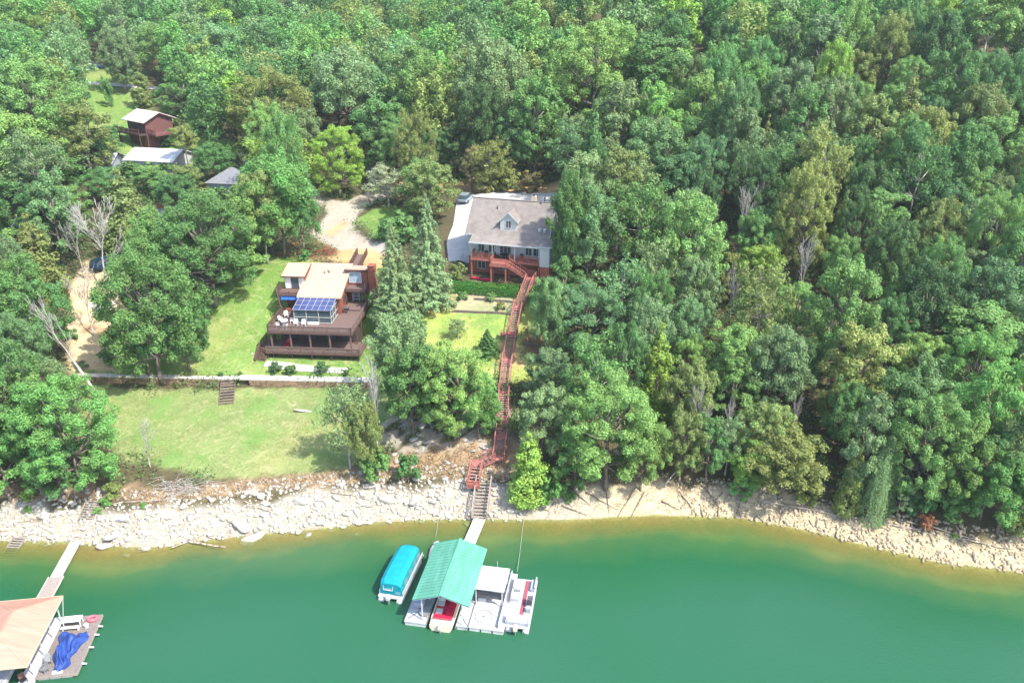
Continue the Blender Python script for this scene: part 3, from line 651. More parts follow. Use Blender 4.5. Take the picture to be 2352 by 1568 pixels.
TL = [
 # left side, front to back: kind, x, top y, base y, width, colour
 ('B0', 55, 795, 1090, 215, 'green'), ('B1', 190, 872, 1130, 235, 'bright green'), ('b2', 25, 960, 1150, 150, 'bright green'), ('b5', 150, 1000, 1150, 130, 'green'), ('b0', 110, 880, 1080, 170, 'light green'), ('b4', -60, 850, 1120, 190, 'green'),
 ('B0', 372, 575, 880, 250, 'green'), ('b4', 345, 700, 868, 110, 'green'), ('b0', 435, 690, 850, 120, 'green'), ('B1', 495, 440, 705, 235, 'green'), ('b5', 560, 455, 640, 150, 'light green'), ('b6', 430, 480, 640, 150, 'green'),
 ('b1', 655, 362, 590, 165, 'bright green'), ('b6', 700, 420, 590, 100, 'green'), ('tall', 616, 400, 606, 80, 'olive'), ('b0', 600, 420, 570, 110, 'light green'),
 ('B1', 782, 286, 452, 140, 'lime'),
 ('airy', 893, 375, 478, 96, 'pale'), ('b2', 990, 362, 512, 128, 'olive'), ('shrub', 918, 490, 556, 90, 'green'), ('shrub', 870, 500, 548, 10, 'green'),
 ('s0', 912, 522, 738, 128, 'pale spruce'), ('s1', 988, 460, 700, 118, 'pale spruce'),
 ('b6', 930, 728, 950, 150, 'grey-green'), ('b2', 945, 715, 800, 90, 'green'), ('B0', 1052, 795, 1008, 180, 'light green'), ('shrub', 1128, 935, 1000, 45, 'green'), ('shrub', 1188, 940, 1005, 40, 'olive'), ('b0', 950, 800, 1000, 150, 'green'), ('b4', 1100, 860, 1010, 110, 'bright green'), ('b5', 1010, 830, 990, 130, 'green'),
 ('airy', 805, 880, 1075, 115, 'grey-green'), ('b6', 845, 930, 1100, 90, 'olive'), ('shrub', 868, 1030, 1100, 70, 'green'), ('shrub', 938, 1045, 1108, 55, 'green'),
 ('airy', 1052, 728, 778, 42, 'grey-green'), ('s1', 1120, 755, 812, 62, 'green'),
 # upper left
 ('B0', 60, 590, 830, 210, 'green'), ('b3', 10, 640, 880, 190, 'green'), ('c0', 108, 495, 690, 140, 'olive'), ('b5', 20, 532, 700, 130, 'light green'), ('b4', 130, 640, 840, 130, 'green'), ('b2', 122, 415, 580, 120, 'green'), ('b0', 155, 430, 560, 130, 'light green'), ('b6', -40, 380, 560, 190, 'green'),
 ('c0', 305, 395, 575, 150, 'olive'), ('c0', 318, 480, 620, 92, 'olive'), ('b0', 425, 380, 470, 100, 'olive'), ('b5', 350, 385, 450, 90, 'green'), ('b1', 250, 385, 470, 100, 'green'), ('b3', 500, 330, 425, 100, 'green'), ('b6', 415, 400, 500, 100, 'green'),
 ('B1', 120, 140, 395, 235, 'light green'), ('b2', 215, 235, 420, 130, 'olive'), ('b1', 40, 260, 450, 210, 'light green'), ('b4', 230, 300, 395, 120, 'green'), ('b0', 20, 150, 300, 150, 'green'), ('b2', 100, 330, 470, 190, 'green'),
 ('shrub', 18, 488, 545, 36, 'green'), ('shrub', 52, 495, 545, 30, 'light green'), ('shrub', 262, 288, 318, 60, 'green'), ('shrub', 300, 372, 410, 62, 'green'), ('shrub', 345, 376, 412, 66, 'light green'), ('shrub', 392, 372, 408, 60, 'green'), ('shrub', 200, 372, 415, 60, 'green'), ('shrub', 500, 430, 462, 50, 'green'), ('shrub', 548, 428, 462, 50, 'light green'), ('shrub', 415, 268, 318, 60, 'olive'), ('shrub', 385, 300, 335, 50, 'green'), ('c1', 332, 130, 248, 56, 'olive'), ('b5', 430, 148, 305, 120, 'green'), ('tall', 506, 150, 290, 90, 'green'), ('b0', 540, 140, 280, 80, 'bright green'), ('B0', 635, 160, 372, 215, 'olive'), ('b6', 690, 250, 400, 130, 'grey-green'), ('airy', 625, 118, 290, 130, 'olive'), ('b4', 455, 205, 300, 110, 'grey-green'), ('shrub', 252, 180, 245, 28, 'green'), ('tall', 437, 290, 412, 55, 'olive'),
 ('b1', 375, 60, 190, 100, 'light green'), ('b3', 290, 70, 215, 90, 'grey-green'), ('b0', 290, 120, 215, 70, 'grey-green'), ('b5', 450, 60, 165, 90, 'light green'), ('b2', 520, 60, 230, 130, 'blue-green'), ('b4', 590, 50, 180, 120, 'blue-green'), ('b0', 110, 40, 140, 60, 'yellow-green'), ('b6', 165, 60, 175, 100, 'green'), ('b1', 50, 60, 200, 120, 'green'),
 # behind the two houses
 ('airy', 1128, 318, 442, 90, 'golden'), ('b5', 1085, 335, 440, 60, 'orange-tinged'), ('shrub', 1165, 385, 440, 60, 'golden'), ('shrub', 1215, 395, 440, 60, 'orange-tinged'), ('shrub', 1120, 395, 442, 45, 'golden'),
 ('b2', 880, 225, 400, 150, 'green'), ('b0', 930, 260, 400, 110, 'green'), ('c0', 915, 230, 390, 90, 'green'), ('b3', 800, 120, 330, 170, 'grey-green'), ('b6', 780, 180, 300, 120, 'green'), ('b4', 960, 110, 330, 150, 'light green'), ('b1', 1000, 300, 405, 90, 'green'), ('b5', 1045, 280, 410, 90, 'dark green'), ('b3', 1130, 100, 350, 170, 'grey-green'), ('b2', 1230, 170, 415, 140, 'green'), ('b0', 1180, 250, 420, 110, 'dark green'),
 # right of the stairs
 ('b2', 1345, 345, 560, 130, 'grey-green'), ('b4', 1348, 425, 665, 135, 'blue-green'), ('tall', 1414, 350, 590, 95, 'olive'), ('b5', 1290, 590, 740, 120, 'green'), ('c0', 1470, 530, 705, 85, 'yellow-green'), ('b3', 1560, 440, 640, 140, 'grey-green'),
 ('b1', 1260, 640, 840, 90, 'blue-green'), ('B0', 1345, 650, 830, 190, 'blue-green'), ('b0', 1265, 800, 930, 120, 'grey-green'), ('c1', 1340, 690, 810, 40, 'yellow-green'),
 ('c0', 1503, 752, 960, 112, 'yellow-green'), ('c1', 1603, 830, 960, 64, 'olive'), ('B0', 1390, 870, 1122, 235, 'light green'), ('b0', 1245, 890, 1060, 130, 'grey-green'), ('b1', 1470, 960, 1125, 120, 'light green'), ('c0', 1215, 1000, 1150, 120, 'yellow-green'), ('b2', 1320, 1000, 1130, 120, 'green'), ('shrub', 1270, 1090, 1160, 60, 'bright green'),
 ('b2', 1560, 940, 1110, 100, 'olive'), ('b5', 1620, 960, 1110, 90, 'green'), ('airy', 1665, 950, 1090, 80, 'grey-green'), ('b6', 1790, 1000, 1145, 190, 'golden'), ('b4', 1720, 1010, 1135, 110, 'yellow-green'), ('shrub', 1705, 1080, 1140, 60, 'bright green'), ('b3', 1750, 930, 1080, 130, 'olive'), ('shrub', 1850, 1090, 1150, 70, 'golden'),
 ('b5', 1965, 925, 1160, 115, 'grey-green'), ('weep', 2000, 1030, 1190, 66, 'grey-green'), ('c0', 1940, 1020, 1180, 70, 'olive'), ('B1', 2095, 910, 1160, 190, 'light green'), ('b0', 2170, 980, 1180, 130, 'light green'), ('b5', 2060, 1090, 1185, 80, 'grey-green'), ('b2', 2230, 840, 1130, 150, 'bright green'), ('b6', 2290, 1060, 1225, 150, 'bright green'), ('b4', 2250, 1000, 1190, 140, 'green'), ('shrub', 2200, 1120, 1195, 90, 'green'), ('b0', 2310, 940, 1180, 110, 'grey-green'), ('b3', 2390, 1020, 1225, 150, 'green'), ('shrub', 2330, 1175, 1225, 60, 'olive'), ('shrub', 2110, 1130, 1185, 60, 'green'),
 ('b3', 1770, 760, 980, 150, 'grey-green'), ('b5', 1680, 820, 1000, 110, 'light green'), ('b1', 1560, 690, 870, 110, 'blue-green'), ('c1', 2128, 540, 700, 80, 'yellow-green'), ('c0', 1795, 640, 760, 60, 'yellow-green'), ('b0', 1730, 560, 700, 110, 'yellow-green'), ('b2', 1655, 570, 700, 90, 'olive'),
 ('B0', 2215, 760, 990, 190, 'bright green'), ('b1', 1930, 880, 1060, 110, 'green'),
 ('B1', 1360, 50, 330, 240, 'light green'), ('b3', 1300, 110, 310, 130, 'light green'),
 ('b2', 1250, 0, 160, 80, 'golden'), ('b4', 1530, 30, 220, 110, 'green'), ('b3', 2150, -10, 120, 120, 'yellow-green'), ('b0', 1020, -20, 100, 60, 'orange-tinged'),
]
for k, px, top, base, w_, c_ in TL:
    if w_ > 15: tree_at(k, px, top, base, w_, c_)
plant('b1', HT[0], HT[1], 19.5, 3.3, 'green'); x_, y_ = wld(H2O, H2R, 17.2, 5.0); plant('b4', x_, y_, 17.5, 3.6, 'grey-green'); MAN.append((x_, y_, 3.3))
BARE = [  # leafless trees
 ('bare2', 250, 462, 668, 165, 'big pale leafless tree standing above the sandy gully'), ('bare0', 195, 475, 640, 90, 'slimmer leafless tree just left of the big pale one'), ('bare2', 215, 620, 770, 110, 'fallen-looking leafless tree with grey limbs across the sandy gully'),
 ('bare1', 110, 715, 850, 110, 'leafless tree with long bent pale limbs left of the stone wall'), ('bare2', 345, 960, 1072, 66, 'small ghostly grey leafless tree at the left edge of the lower lawn'),
 ('bare1', 870, 872, 1060, 100, 'pale leafless tree on the rocky bank left of the red stairs'), ('bare1', 1185, 180, 335, 90, 'leafless tree with a crooked pale trunk behind the driveway'),
 ('bare0', 1690, 440, 600, 90, 'leafless grey tree in a gap of the wooded slope above the yellow-green cedar'), ('bare2', 1500, 600, 700, 60, 'small leafless tree with grey twigs right of the grey-roofed house'),
 ('bare1', 1668, 640, 790, 60, 'leftmost leafless tree of the bare pair in the middle of the wood'), ('bare0', 1735, 640, 800, 90, 'broader leafless tree of the bare pair in the middle of the wood'),
 ('bare1', 1832, 575, 720, 80, 'leafless tree with a tall forked pale trunk in the middle of the wood'), ('bare2', 1905, 690, 790, 90, 'low pinkish-grey leafless tree in the middle of the wood'),
 ('bare1', 1600, 740, 860, 60, 'leafless tree with a straight pale stem behind the shoreline trees'), ('bare0', 1590, 900, 1080, 80, 'leafless whitish tree right behind the shoreline trees'),
 ('bare1', 1660, 940, 1070, 50, 'thin leafless tree left of the golden tree on the shore'), ('bare1', 1815, 930, 1040, 40, 'bare pale pole of a tree above the golden shoreline tree'),
 ('bare2', 1995, 820, 930, 60, 'leafless tree above the vine-draped tree on the right bank'), ('bare0', 2270, 1000, 1100, 90, 'silvery leafless tree near the right edge above the shore'),
 ('bare0', 1170, 20, 70, 40, 'thin leafless tree at the top of the picture above the golden crown'), ('bare1', 905, 0, 90, 50, 'pale leafless tree at the top of the wood left of centre'), ('bare2', 285, 30, 110, 70, 'pale leafless tree in the far wood at the upper left'),
 ('bare2', 565, 345, 410, 60, 'small leafless tree behind the low grey hipped roof'), ('bare2', 1125, 360, 440, 40, 'spindly leafless tree behind the ridge of the grey-roofed house')]
for k, px, top, base, w_, lb in BARE: tree_at(k, px, top, base, w_, 'pale', label=lb, cat='tree', auto=False)
g = atg(238, 925); h_ = 13.5
plant('barel', g.x, g.y, h_, 3.2, 'pale', z=g.z, rz=0, tilt=(0, -.12), label='tall leaning leafless tree rooted on the lower lawn in front of the stone wall', cat='tree', auto=False); MAN.append((g.x, g.y, 2))
# ------------------------------------------------------------------ filling the wood
KEEP = [  # parts of the picture that must stay open (photo coordinates), with the distance of what shows there
 ([(600, 590), (880, 590), (890, 700), (860, 870), (600, 870)], 1e3), ([(640, 540), (900, 530), (900, 600), (640, 600)], 1e3), ([(700, 430), (860, 430), (930, 480), (930, 560), (700, 560)], 1e3),
 ([(1020, 432), (1285, 432), (1285, 640), (1260, 700), (1020, 640)], 1e3), ([(1000, 640), (1250, 640), (1250, 850), (1180, 900), (1190, 1120), (1060, 1120), (1130, 1000), (1140, 870), (1000, 800)], 1e3),
 ([(500, 610), (660, 590), (640, 830), (480, 860)], 1e3), ([(250, 905), (740, 905), (760, 1080), (340, 1080)], 1e3), ([(0, 1155), (2352, 1300), (2352, 1568), (0, 1568)], 1e3),
 ([(165, 610), (285, 590), (275, 850), (165, 850)], 1e3), ([(265, 225), (400, 225), (415, 330), (300, 345), (265, 330)], 1e3), ([(180, 345), (425, 345), (425, 400), (180, 400)], 1e3), ([(470, 385), (580, 385), (580, 432), (470, 432)], 1e3),
 ([(350, 455), (400, 455), (400, 495), (350, 495)], 1e3), ([(215, 150), (320, 150), (320, 235), (215, 235)], 1e3), ([(0, 475), (60, 475), (60, 530), (0, 530)], 1e3), ([(725, 300), (840, 300), (840, 440), (725, 440)], 1e3)]
def inpoly(p, poly):
    c = False; n = len(poly)
    for i in range(n):
        (ax, ay), (bx, by) = poly[i], poly[(i + 1) % n]
        if (ay > p[1]) != (by > p[1]) and p[0] < ax + (p[1] - ay) * (bx - ax) / (by - ay): c = not c
    return c
def blocked(x, y, z, h, R):
    for f, rr in ((0.0, .3), (.15, .6), (.3, .9), (.45, 1.), (.6, 1.), (.75, .85), (.9, .5), (1.0, .1)):
        px, py, zc = proj(x, y, z + h * f); rp_ = R * rr * F / zc
        for q in (-1, -.5, 0, .5, 1):
            for poly, _ in KEEP:
                if inpoly((px + q * rp_, py), poly): return True
    return False
FILL = ['green'] * 6 + ['grey-green'] * 5 + ['light green'] * 4 + ['dark green'] * 3 + ['olive'] * 2 + ['blue-green'] * 3 + ['yellow-green'] + ['bright green'] * 2
pts = [(a, b, c) for a, b, c in MAN]; nfill = 0; far = []
r_ = random.Random(5)
cand = []
for _ in range(14000):
    y = r_.uniform(80, 420); half = .70 * (y * cp + 25) + 12; x = r_.uniform(-half, half); cand.append((y, x))
cand.sort()
for y, x in cand:
    s_ = y - float(np.interp(x, SHX, SHY))
    if s_ < 5.4: continue
    R = r_.uniform(3.5, 5.7) if y < 140 else r_.uniform(4.2, 6.6); hh = min(20, R * r_.uniform(2.5, 4.2)); R *= r_.choice((.8, .95, 1, 1.12))
    ok = True
    for (a, b, c) in pts:
        if abs(a - x) < 10 and abs(b - y) < 10 and (a - x) ** 2 + (b - y) ** 2 < (.63 * (R + c)) ** 2: ok = False; break
    if not ok: continue
    z = hz(x, y); u, v = loc(H2O, H2R, x, y)
    if -4 < u < 15 and -5 < v < 14: continue
    if blocked(x, y, z, hh, R): continue
    px, py, zc = proj(x, y, z + hh)
    if py < -70 and y > 150: continue
    if px < -220 or px > 2560 or z + hh > 92: continue
    pts.append((x, y, R))
    zone_f = wob(np.array([x]), np.array([y]), .05, 2.)[0]
    c = r_.choice(FILL)
    if zone_f > .35 and r_.random() < .6: c = r_.choice(['grey-green', 'blue-green', 'dark green'])
    if zone_f < -.35 and r_.random() < .5: c = r_.choice(['light green', 'green', 'olive'])
    far.append((zc, x, y, hh, R, c))
far.sort()
NEAR = 305 - sum(1 for t_ in TREES if t_[1][0] in 'bB' and t_[1] != 'bush' or t_[1] == 'airy')
kinds = ['b0', 'b1', 'b2', 'b3', 'b4', 'b5', 'b6', 'B0', 'B1', 'airy', 'airy', 'c0', 'tall', 'B0']
for zc, x, y, hh, R, c in far[:NEAR]:
    k = r_.choice(kinds)
    if k == 'c0': R *= .62; c = 'olive' if c in ('blue-green', 'grey-green', 'dark green') else c
    plant(k, x, y, hh, R, c)
# beyond them the far wood reads as one mass
rest = far[NEAR:]
if rest:
    lo = []
    for i in range(4):
        lo.append(broad_pts(14., 4.6, 15, 5, 40, zb=.15, cr=(.6, 1.1), flat=1.05, seed=300 + i, lrr=(.26, .42))[:2])
    PV = []; CV = []
    for n_, (zc, x, y, hh, R, c) in enumerate(rest):
        p, n = lo[n_ % 4]; a = r_.uniform(0, 6.28); ca_, sa_ = math.cos(a), math.sin(a)
        q = np.stack([(p[:, 0] * ca_ - p[:, 1] * sa_) * R / 4.6 + x, (p[:, 0] * sa_ + p[:, 1] * ca_) * R / 4.6 + y, p[:, 2] * hh / 14 + hz(x, y)], 1)
        m_ = np.stack([n[:, 0] * ca_ - n[:, 1] * sa_, n[:, 0] * sa_ + n[:, 1] * ca_, n[:, 2]], 1)
        V, Q = leaves(q, m_, .30); PV.append(V); cc = np.array(PAL[c]) * 1.22 * 1.22 * r_.uniform(.85, 1.15); CV.append(np.repeat(np.append(cc, 1)[None], len(V), 0))
    V = np.concatenate(PV); fm = M['foliage'].copy(); fm.name = 'far_foliage'; nt = fm.node_tree
    at_ = nt.nodes.new('ShaderNodeAttribute'); at_.attribute_name = 'tcol'
    for l in list(nt.links):
        if l.from_node.type == 'OBJECT_INFO': s_ = l.to_socket; nt.links.remove(l); nt.links.new(at_.outputs['Color'], s_)
    me = npmesh('far_wood', V, np.arange(len(V)).reshape(-1, 4), fm)
    a = me.color_attributes.new('tcol', 'FLOAT_COLOR', 'POINT'); a.data.foreach_set('color', np.concatenate(CV).astype(np.float32).ravel())
    o = D.objects.new('far_wood', me); COL.objects.link(o); tag(o, 'far part of the broadleaf wood covering the hill at the top', 'wood', kind='stuff')
print('near trees', len(TREES), 'far', len(rest))
# undergrowth on the forest floor (uncountable)
def scatter_stuff(name, n, region, size, colr, label, cat, hgt=(.1, 1.2), clump=9, up=.6, spread=.5, aspect=.62):
    P0 = []
    while len(P0) < n:
        x, y = region()
        if x is not None: P0.append((x, y))
    P0 = np.array(P0); z = H(P0[:, 0], P0[:, 1]); p = np.repeat(np.concatenate([P0, z[:, None]], 1), clump, 0)
    p = p + rng.normal(size=p.shape) * np.array([spread, spread, 0]); p[:, 2] += rng.uniform(hgt[0], hgt[1], len(p)) * np.repeat(rng.uniform(.3, 1, n), clump)
    nr = rng.normal(size=p.shape) * .5; nr[:, 2] += up; nr /= np.linalg.norm(nr, axis=1, keepdims=True)
    V, Q = leaves(p, nr, size, aspect); me = npmesh(name, V, Q, M['foliage']); o = D.objects.new(name, me); COL.objects.link(o); o.color = (*colr, 1)
    return tag(o, label, cat, kind='stuff')
def reg_forest():
    x = random.uniform(-80, 120); y = random.uniform(80, 185); s = y - float(np.interp(x, SHX, SHY))
    if s < 6: return None, None
    i = min(len(gx) - 2, np.searchsorted(gx, x)); j = min(len(gy) - 2, np.searchsorted(gy, y))
    if zone[j, i] != 0: return None, None
    u, v = loc(H2O, H2R, x, y)
    if -2 < u < 14 and -3 < v < 13: return None, None
    u, v = loc(H1O, H1R, x, y)
    if -3 < u < 14 and -3 < v < 17: return None, None
    px, py, zc = proj(x, y, hz(x, y))
    if 1000 < px < 1300 and 425 < py < 620: return None, None
    return x, y
scatter_stuff('undergrowth', 9500, reg_forest, .19, (.085, .15, .045), 'low leafy undergrowth covering the floor of the wood', 'undergrowth', (.1, 2.3), 20, .6, .75)
def reg_dry():
    x = random.uniform(-62, 2); s = random.uniform(4.2, 10.5); y = float(np.interp(x, SHX, SHY)) + s
    i = min(len(gx) - 2, np.searchsorted(gx, x)); j = min(len(gy) - 2, np.searchsorted(gy, y))
    return (x, y) if zone[j, i] == 6 else (None, None)
scatter_stuff('dry_weeds', 1300, reg_dry, .13, (.30, .215, .12), 'dry brown weeds between the rocky bank and the lawn', 'weeds', (.05, .55), 9, .2, .35, .3)
def reg_lawn():
    x = random.uniform(-66, 12); y = random.uniform(82, 130)
    i = min(len(gx) - 2, np.searchsorted(gx, x)); j = min(len(gy) - 2, np.searchsorted(gy, y))
    return (x, y) if zone[j, i] == 1 and wob(np.array([x]), np.array([y]), .4, 6.)[0] > -.1 else (None, None)
scatter_stuff('grass_tufts', 3500, reg_lawn, .07, (.21, .28, .07), 'short grass tufts growing all over the two lawns', 'grass', (.0, .12), 8, .8, .4, .5)
# ================================================================== brown terraced house
h1 = thing('brown_house', 'brown timber house with peach metal roofs, blue-panelled sunroom and two tiers of wooden decks', 'house', H1O, H1R)
G = -4.5
b = MB(); b.prism([(6.9, G), (6.9, 2.75), (14.2, 5.05), (14.2, G)], 'x', 2.95, 8.95); b.build('main_wall', 'red_siding', h1)
b = MB(); b.prism([(10, G), (10, 4.75), (13.1, 5.5), (13.1, G)], 'x', -.3, 2.93); b.build('wing_wall', 'red_siding', h1)
b = MB(); b.prism([(12.3, G), (12.3, 5.1), (15.0, 4.7), (15.0, G)], 'x', 8.97, 12.1); b.build('wing_wall', 'red_siding', h1)
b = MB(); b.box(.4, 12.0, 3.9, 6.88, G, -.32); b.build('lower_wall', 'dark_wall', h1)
def roofslab(nm, u0, u1, va, za, vb, zb, m, parent, th=.16, trim=None, ribs=0, ribm=None):
    r = MB(); r.slab((u0, va, za), (u1, va, za), (u1, vb, zb), (u0, vb, zb), th); ro = r.build(nm, m, parent)
    if ribs:
        q = MB()
        for i in range(ribs):
            x = u0 + (u1 - u0) * (i + .5) / ribs; q.beam((x, va, za + .02), (x, vb, zb + .02), .04, .05)
        q.build('seam', ribm or m, ro)
    if trim:
        t = MB(); t.beam((u0 - .03, va, za - th / 2), (u1 + .03, va, za - th / 2), .05, th + .05)
        for u in (u0 - .02, u1 + .02): t.beam((u, va, za - th / 2), (u, vb, zb - th / 2), .05, th + .05)
        t.build('fascia', trim, ro)
    return ro
mr = roofslab('main_roof', 2.6, 9.25, 6.45, 2.85, 14.5, 5.4, 'peach_roof', h1, trim='beige', ribs=11)
q = MB()
for x_, y_ in ((5.6, 12.0), (6.0, 12.5), (6.3, 12.1)): q.tube((x_, y_, 4.5), (x_, y_, 5.1), .13, .13, 8); q.tube((x_, y_, 5.1), (x_, y_, 5.25), .2, .05, 8)
q.build('roof_vent', 'beige', mr)
roofslab('wing_roof', -.65, 3.05, 9.55, 4.85, 13.3, 5.75, 'peach_roof', h1, trim='brown_wood', ribs=6)
roofslab('wing_roof', 8.6, 12.35, 11.9, 5.3, 15.2, 4.85, 'peach_roof', h1, trim='brown_wood', ribs=6)
ch = MB(); ch.box(12.35, 13.35, 11.5, 12.9, G, 6.0); co = ch.build('chimney', 'brick', h1)
ch = MB(); ch.box(12.31, 13.39, 11.46, 12.94, 6.0, 6.08); ch.build('chimney_cap', 'brick', co)
# glazed openings
window(h1, 'sliding_door', (.25, 10, 3.75), .85, 1.8, pane='cream_curtain', bars=0)
window(h1, 'sliding_door', (1.3, 10, 3.75), 1.1, 1.9, frame='brown_wood', bars=1)
window(h1, 'sliding_door', (2.35, 10, 3.75), .8, 1.8, pane='cream_curtain', bars=0)
window(h1, 'picture_window', (10.1, 12.3, 3.95), 1.9, 1.7, pane='pale_glass', bars=1)
for u in (1.0, 2.2): window(h1, 'window', (u, 10, 1.2), .9, 1.1, frame='brown_wood')
window(h1, 'patio_door', (10.3, 12.3, 1.25), 1.3, 2.0, bars=1); window(h1, 'window', (8.95, 9.2, 1.5), .9, 1.2, n=(1, 0), frame='brown_wood')
for u in (2.0, 5.0, 8.0, 10.5): window(h1, 'lower_window', (u, 3.9, -1.9), 1.3, 1.6, frame='brown_wood')
# balconies of the upper level
def deck(nm, u0, u1, v0, v1, z, parent=h1, m='brown_deck', th=.14, fas=.26, fm='brown_wood'):
    d = MB()
    n = max(1, int((v1 - v0) / .30))
    for i in range(n):
        a = v0 + (v1 - v0) * i / n; c = v0 + (v1 - v0) * (i + 1) / n - .018; d.box(u0, u1, a, c, z - .045, z)
    o = d.build(nm, m, parent); f = MB()
    f.box(u0 - .06, u1 + .06, v0 - .06, v0 - .004, z - fas, z - .05); f.box(u0 - .06, u1 + .06, v1 + .004, v1 + .06, z - fas, z - .05)
    f.box(u0 - .06, u0 - .004, v0, v1, z - fas, z - .05); f.box(u1 + .004, u1 + .06, v0, v1, z - fas, z - .05)
    k = u0 + .5
    while k < u1: f.box(k, k + .08, v0, v1, z - fas, z - .06); k += 1.2
    f.build('joist', fm, o); return o
deck('balcony_floor', -.9, 2.9, 7.6, 9.95, 2.7); deck('balcony_floor', 8.99, 12.2, 9.9, 12.25, 2.7)
r = MB(); railing(r, (-.85, 7.65, 2.7), (2.85, 7.65, 2.7), .5, 1.8, 1); railing(r, (-.85, 7.65, 2.7), (-.85, 9.9, 2.7), .9, 1.2, 3); r.build('balcony_railing', 'brown_wood', h1)
r = MB(); railing(r, (9.05, 9.95, 2.7), (12.15, 9.95, 2.7), .25, 1.6, 1); railing(r, (12.15, 9.95, 2.7), (12.15, 12.2, 2.7), .95, 1.2, 3); r.build('balcony_railing', 'brown_deck', h1)
r = MB()
for u in (-.8, 9.1, 12.1): r.beam((u, 7.75 if u < 0 else 10.05, 0), (u, 7.75 if u < 0 else 10.05, 2.5), .14)
r.build('balcony_post', 'brown_wood', h1)
a_ = MB(); a_.slab((-.2, 7.25, 2.0), (2.85, 7.25, 2.0), (2.85, 7.9, 2.42), (-.2, 7.9, 2.42), .04); a_.build('blue_awning', 'blue_cloth', h1)
s_ = MB(); s_.box(.3, 2.9, 7.3, 7.6, 0.0, .5); s_.box(.3, 2.9, 7.6, 9.9, 0.0, .25); s_.build('deck_step', 'red_siding', h1)
s_ = MB(); s_.box(9.0, 12.2, 8.1, 12.25, .0, .3); s_.build('deck_step', 'brown_deck', h1)
# main deck
deck('main_deck', 0, 12.3, 0, 6.86, 0, fas=.32); deck('side_deck', 9.0, 12.3, 6.9, 12.25, 0, fas=.42); deck('side_deck', 0, 2.9, 6.9, 9.95, 0, fas=.42)
r = MB(); railing(r, (.05, .05, 0), (12.25, .05, 0), .9, 1.75, 3, .12, .17, .18); railing(r, (12.25, .05, 0), (12.25, 11.4, 0), .9, 1.6, 3, .12, .17, .18); r.build('deck_railing', 'brown_deck', h1)
r = MB(); railing(r, (.05, .05, 0), (.05, 6.8, 0), 1.0, 1.6, 4, .12, .15, .14); railing(r, (-.2, 6.8, 0), (-.9, 7.6, 2.7), 1.0, 1.0, 3); r.build('deck_railing', 'brown_wood', h1)
for u in (.35, 3.2, 6.05, 8.95, 12.0):
    p_ = MB(); p_.beam((u, .3, G - .3), (u, .3, -.4), .2); p_.build('deck_post', 'brown_deck', h1)
for u, v in ((12.1, 3.2), (12.1, 6.2), (12.1, 9.2)):
    p_ = MB(); p_.beam((u, v, G - .3), (u, v, -.4), .17); p_.beam((u, v, -1.6), (u, v - 1.5, -.45), .1); p_.build('deck_post', 'brown_wood', h1)
# lower deck
deck('lower_deck', -.5, 13.4, -.35, 3.85, -3.1, fas=.3)
r = MB(); railing(r, (-.45, -.3, -3.1), (13.35, -.3, -3.1), .8, 1.75, 3, .12, .15, .18); railing(r, (13.35, -.3, -3.1), (13.35, 3.8, -3.1), .8, 1.4, 3); railing(r, (-.45, 1.1, -3.1), (-.45, 3.8, -3.1), 1.0, 1.4, 4); r.build('deck_railing', 'brown_deck', h1)
for u in (-.3, 3.3, 6.2, 9.2, 13.1):
    p_ = MB(); p_.beam((u, -.1, G - .3), (u, -.1, -3.5), .18); p_.build('deck_post', 'brown_wood', h1)
st = MB()
for i in range(8): st.box(-1.75, -.55, 1.0 - .32 * i - .3, 1.0 - .32 * i, -3.15 - .17 * i - .05, -3.15 - .17 * i)
st.beam((-1.78, 1.0, -3.3), (-1.78, -1.6, -4.6), .06, .25); st.beam((-.54, 1.0, -3.3), (-.54, -1.6, -4.6), .06, .25); so_ = st.build('deck_stair', 'brown_wood', h1)
r = MB(); railing(r, (-1.78, 1.0, -3.15), (-1.78, -1.5, -4.5), .95, 1.2, 2); railing(r, (-1.78, 1.0, -3.15), (-1.78, 3.8, -3.1), .95, 1.2, 2); r.box(-1.8, -.5, 1.0, 3.8, -3.2, -3.1); r.build('stair_rail', 'brown_wood', so_)
# sunroom
sr = MB(); u0, u1, v0, v1, zf_, zb_ = 3.0, 8.5, 3.3, 6.86, 2.05, 2.72
for u in (u0, u0 + 1.83, u0 + 3.66, u1): sr.beam((u, v0, 0), (u, v0, zf_), .08)
for v in (4.5, 5.7): sr.beam((u1, v, 0), (u1, v, zf_ + (v - v0) * .19), .1); sr.beam((u0, v, 0), (u0, v, zf_ + (v - v0) * .19), .1)
for z in (.08, .95, zf_): sr.beam((u0, v0, z), (u1, v0, z), .07); sr.beam((u1, v0, z), (u1, v1, z), .07); sr.beam((u0, v0, z), (u0, v1, z), .07)
sr.beam((u1, v0, zf_), (u1, v1, zb_), .12); sr.beam((u0, v0, zf_), (u0, v1, zb_), .12); sro = sr.build('sunroom_frame', 'sun_frame', h1)
q = MB(); q.box(u0 + .08, u1 - .08, v0 + .02, v0 + .05, .1, zf_ - .06); q.box(u1 - .04, u1 - .01, v0 + .06, v1 - .02, .1, zf_ - .06); q.box(u0 + .01, u0 + .04, v0 + .06, v1 - .02, .1, zf_ - .06); q.build('sunroom_glass', 'glass', sro)
q = MB(); q.slab((u0 - .1, v0 - .2, zf_ + .08), (u1 + .1, v0 - .2, zf_ + .08), (u1 + .1, v1, zb_ + .1), (u0 - .1, v1, zb_ + .1), .07); po = q.build('sunroom_roof', 'panel_glass', h1)
q = MB(); f_ = lambda v: zf_ + .1 + (v - v0 + .2) * (zb_ - zf_ + .02) / (v1 - v0 + .2)
for i in range(7): u = u0 - .1 + (u1 - u0 + .2) * i / 6; q.beam((u, v0 - .2, f_(v0 - .2)), (u, v1, f_(v1)), .035, .03)
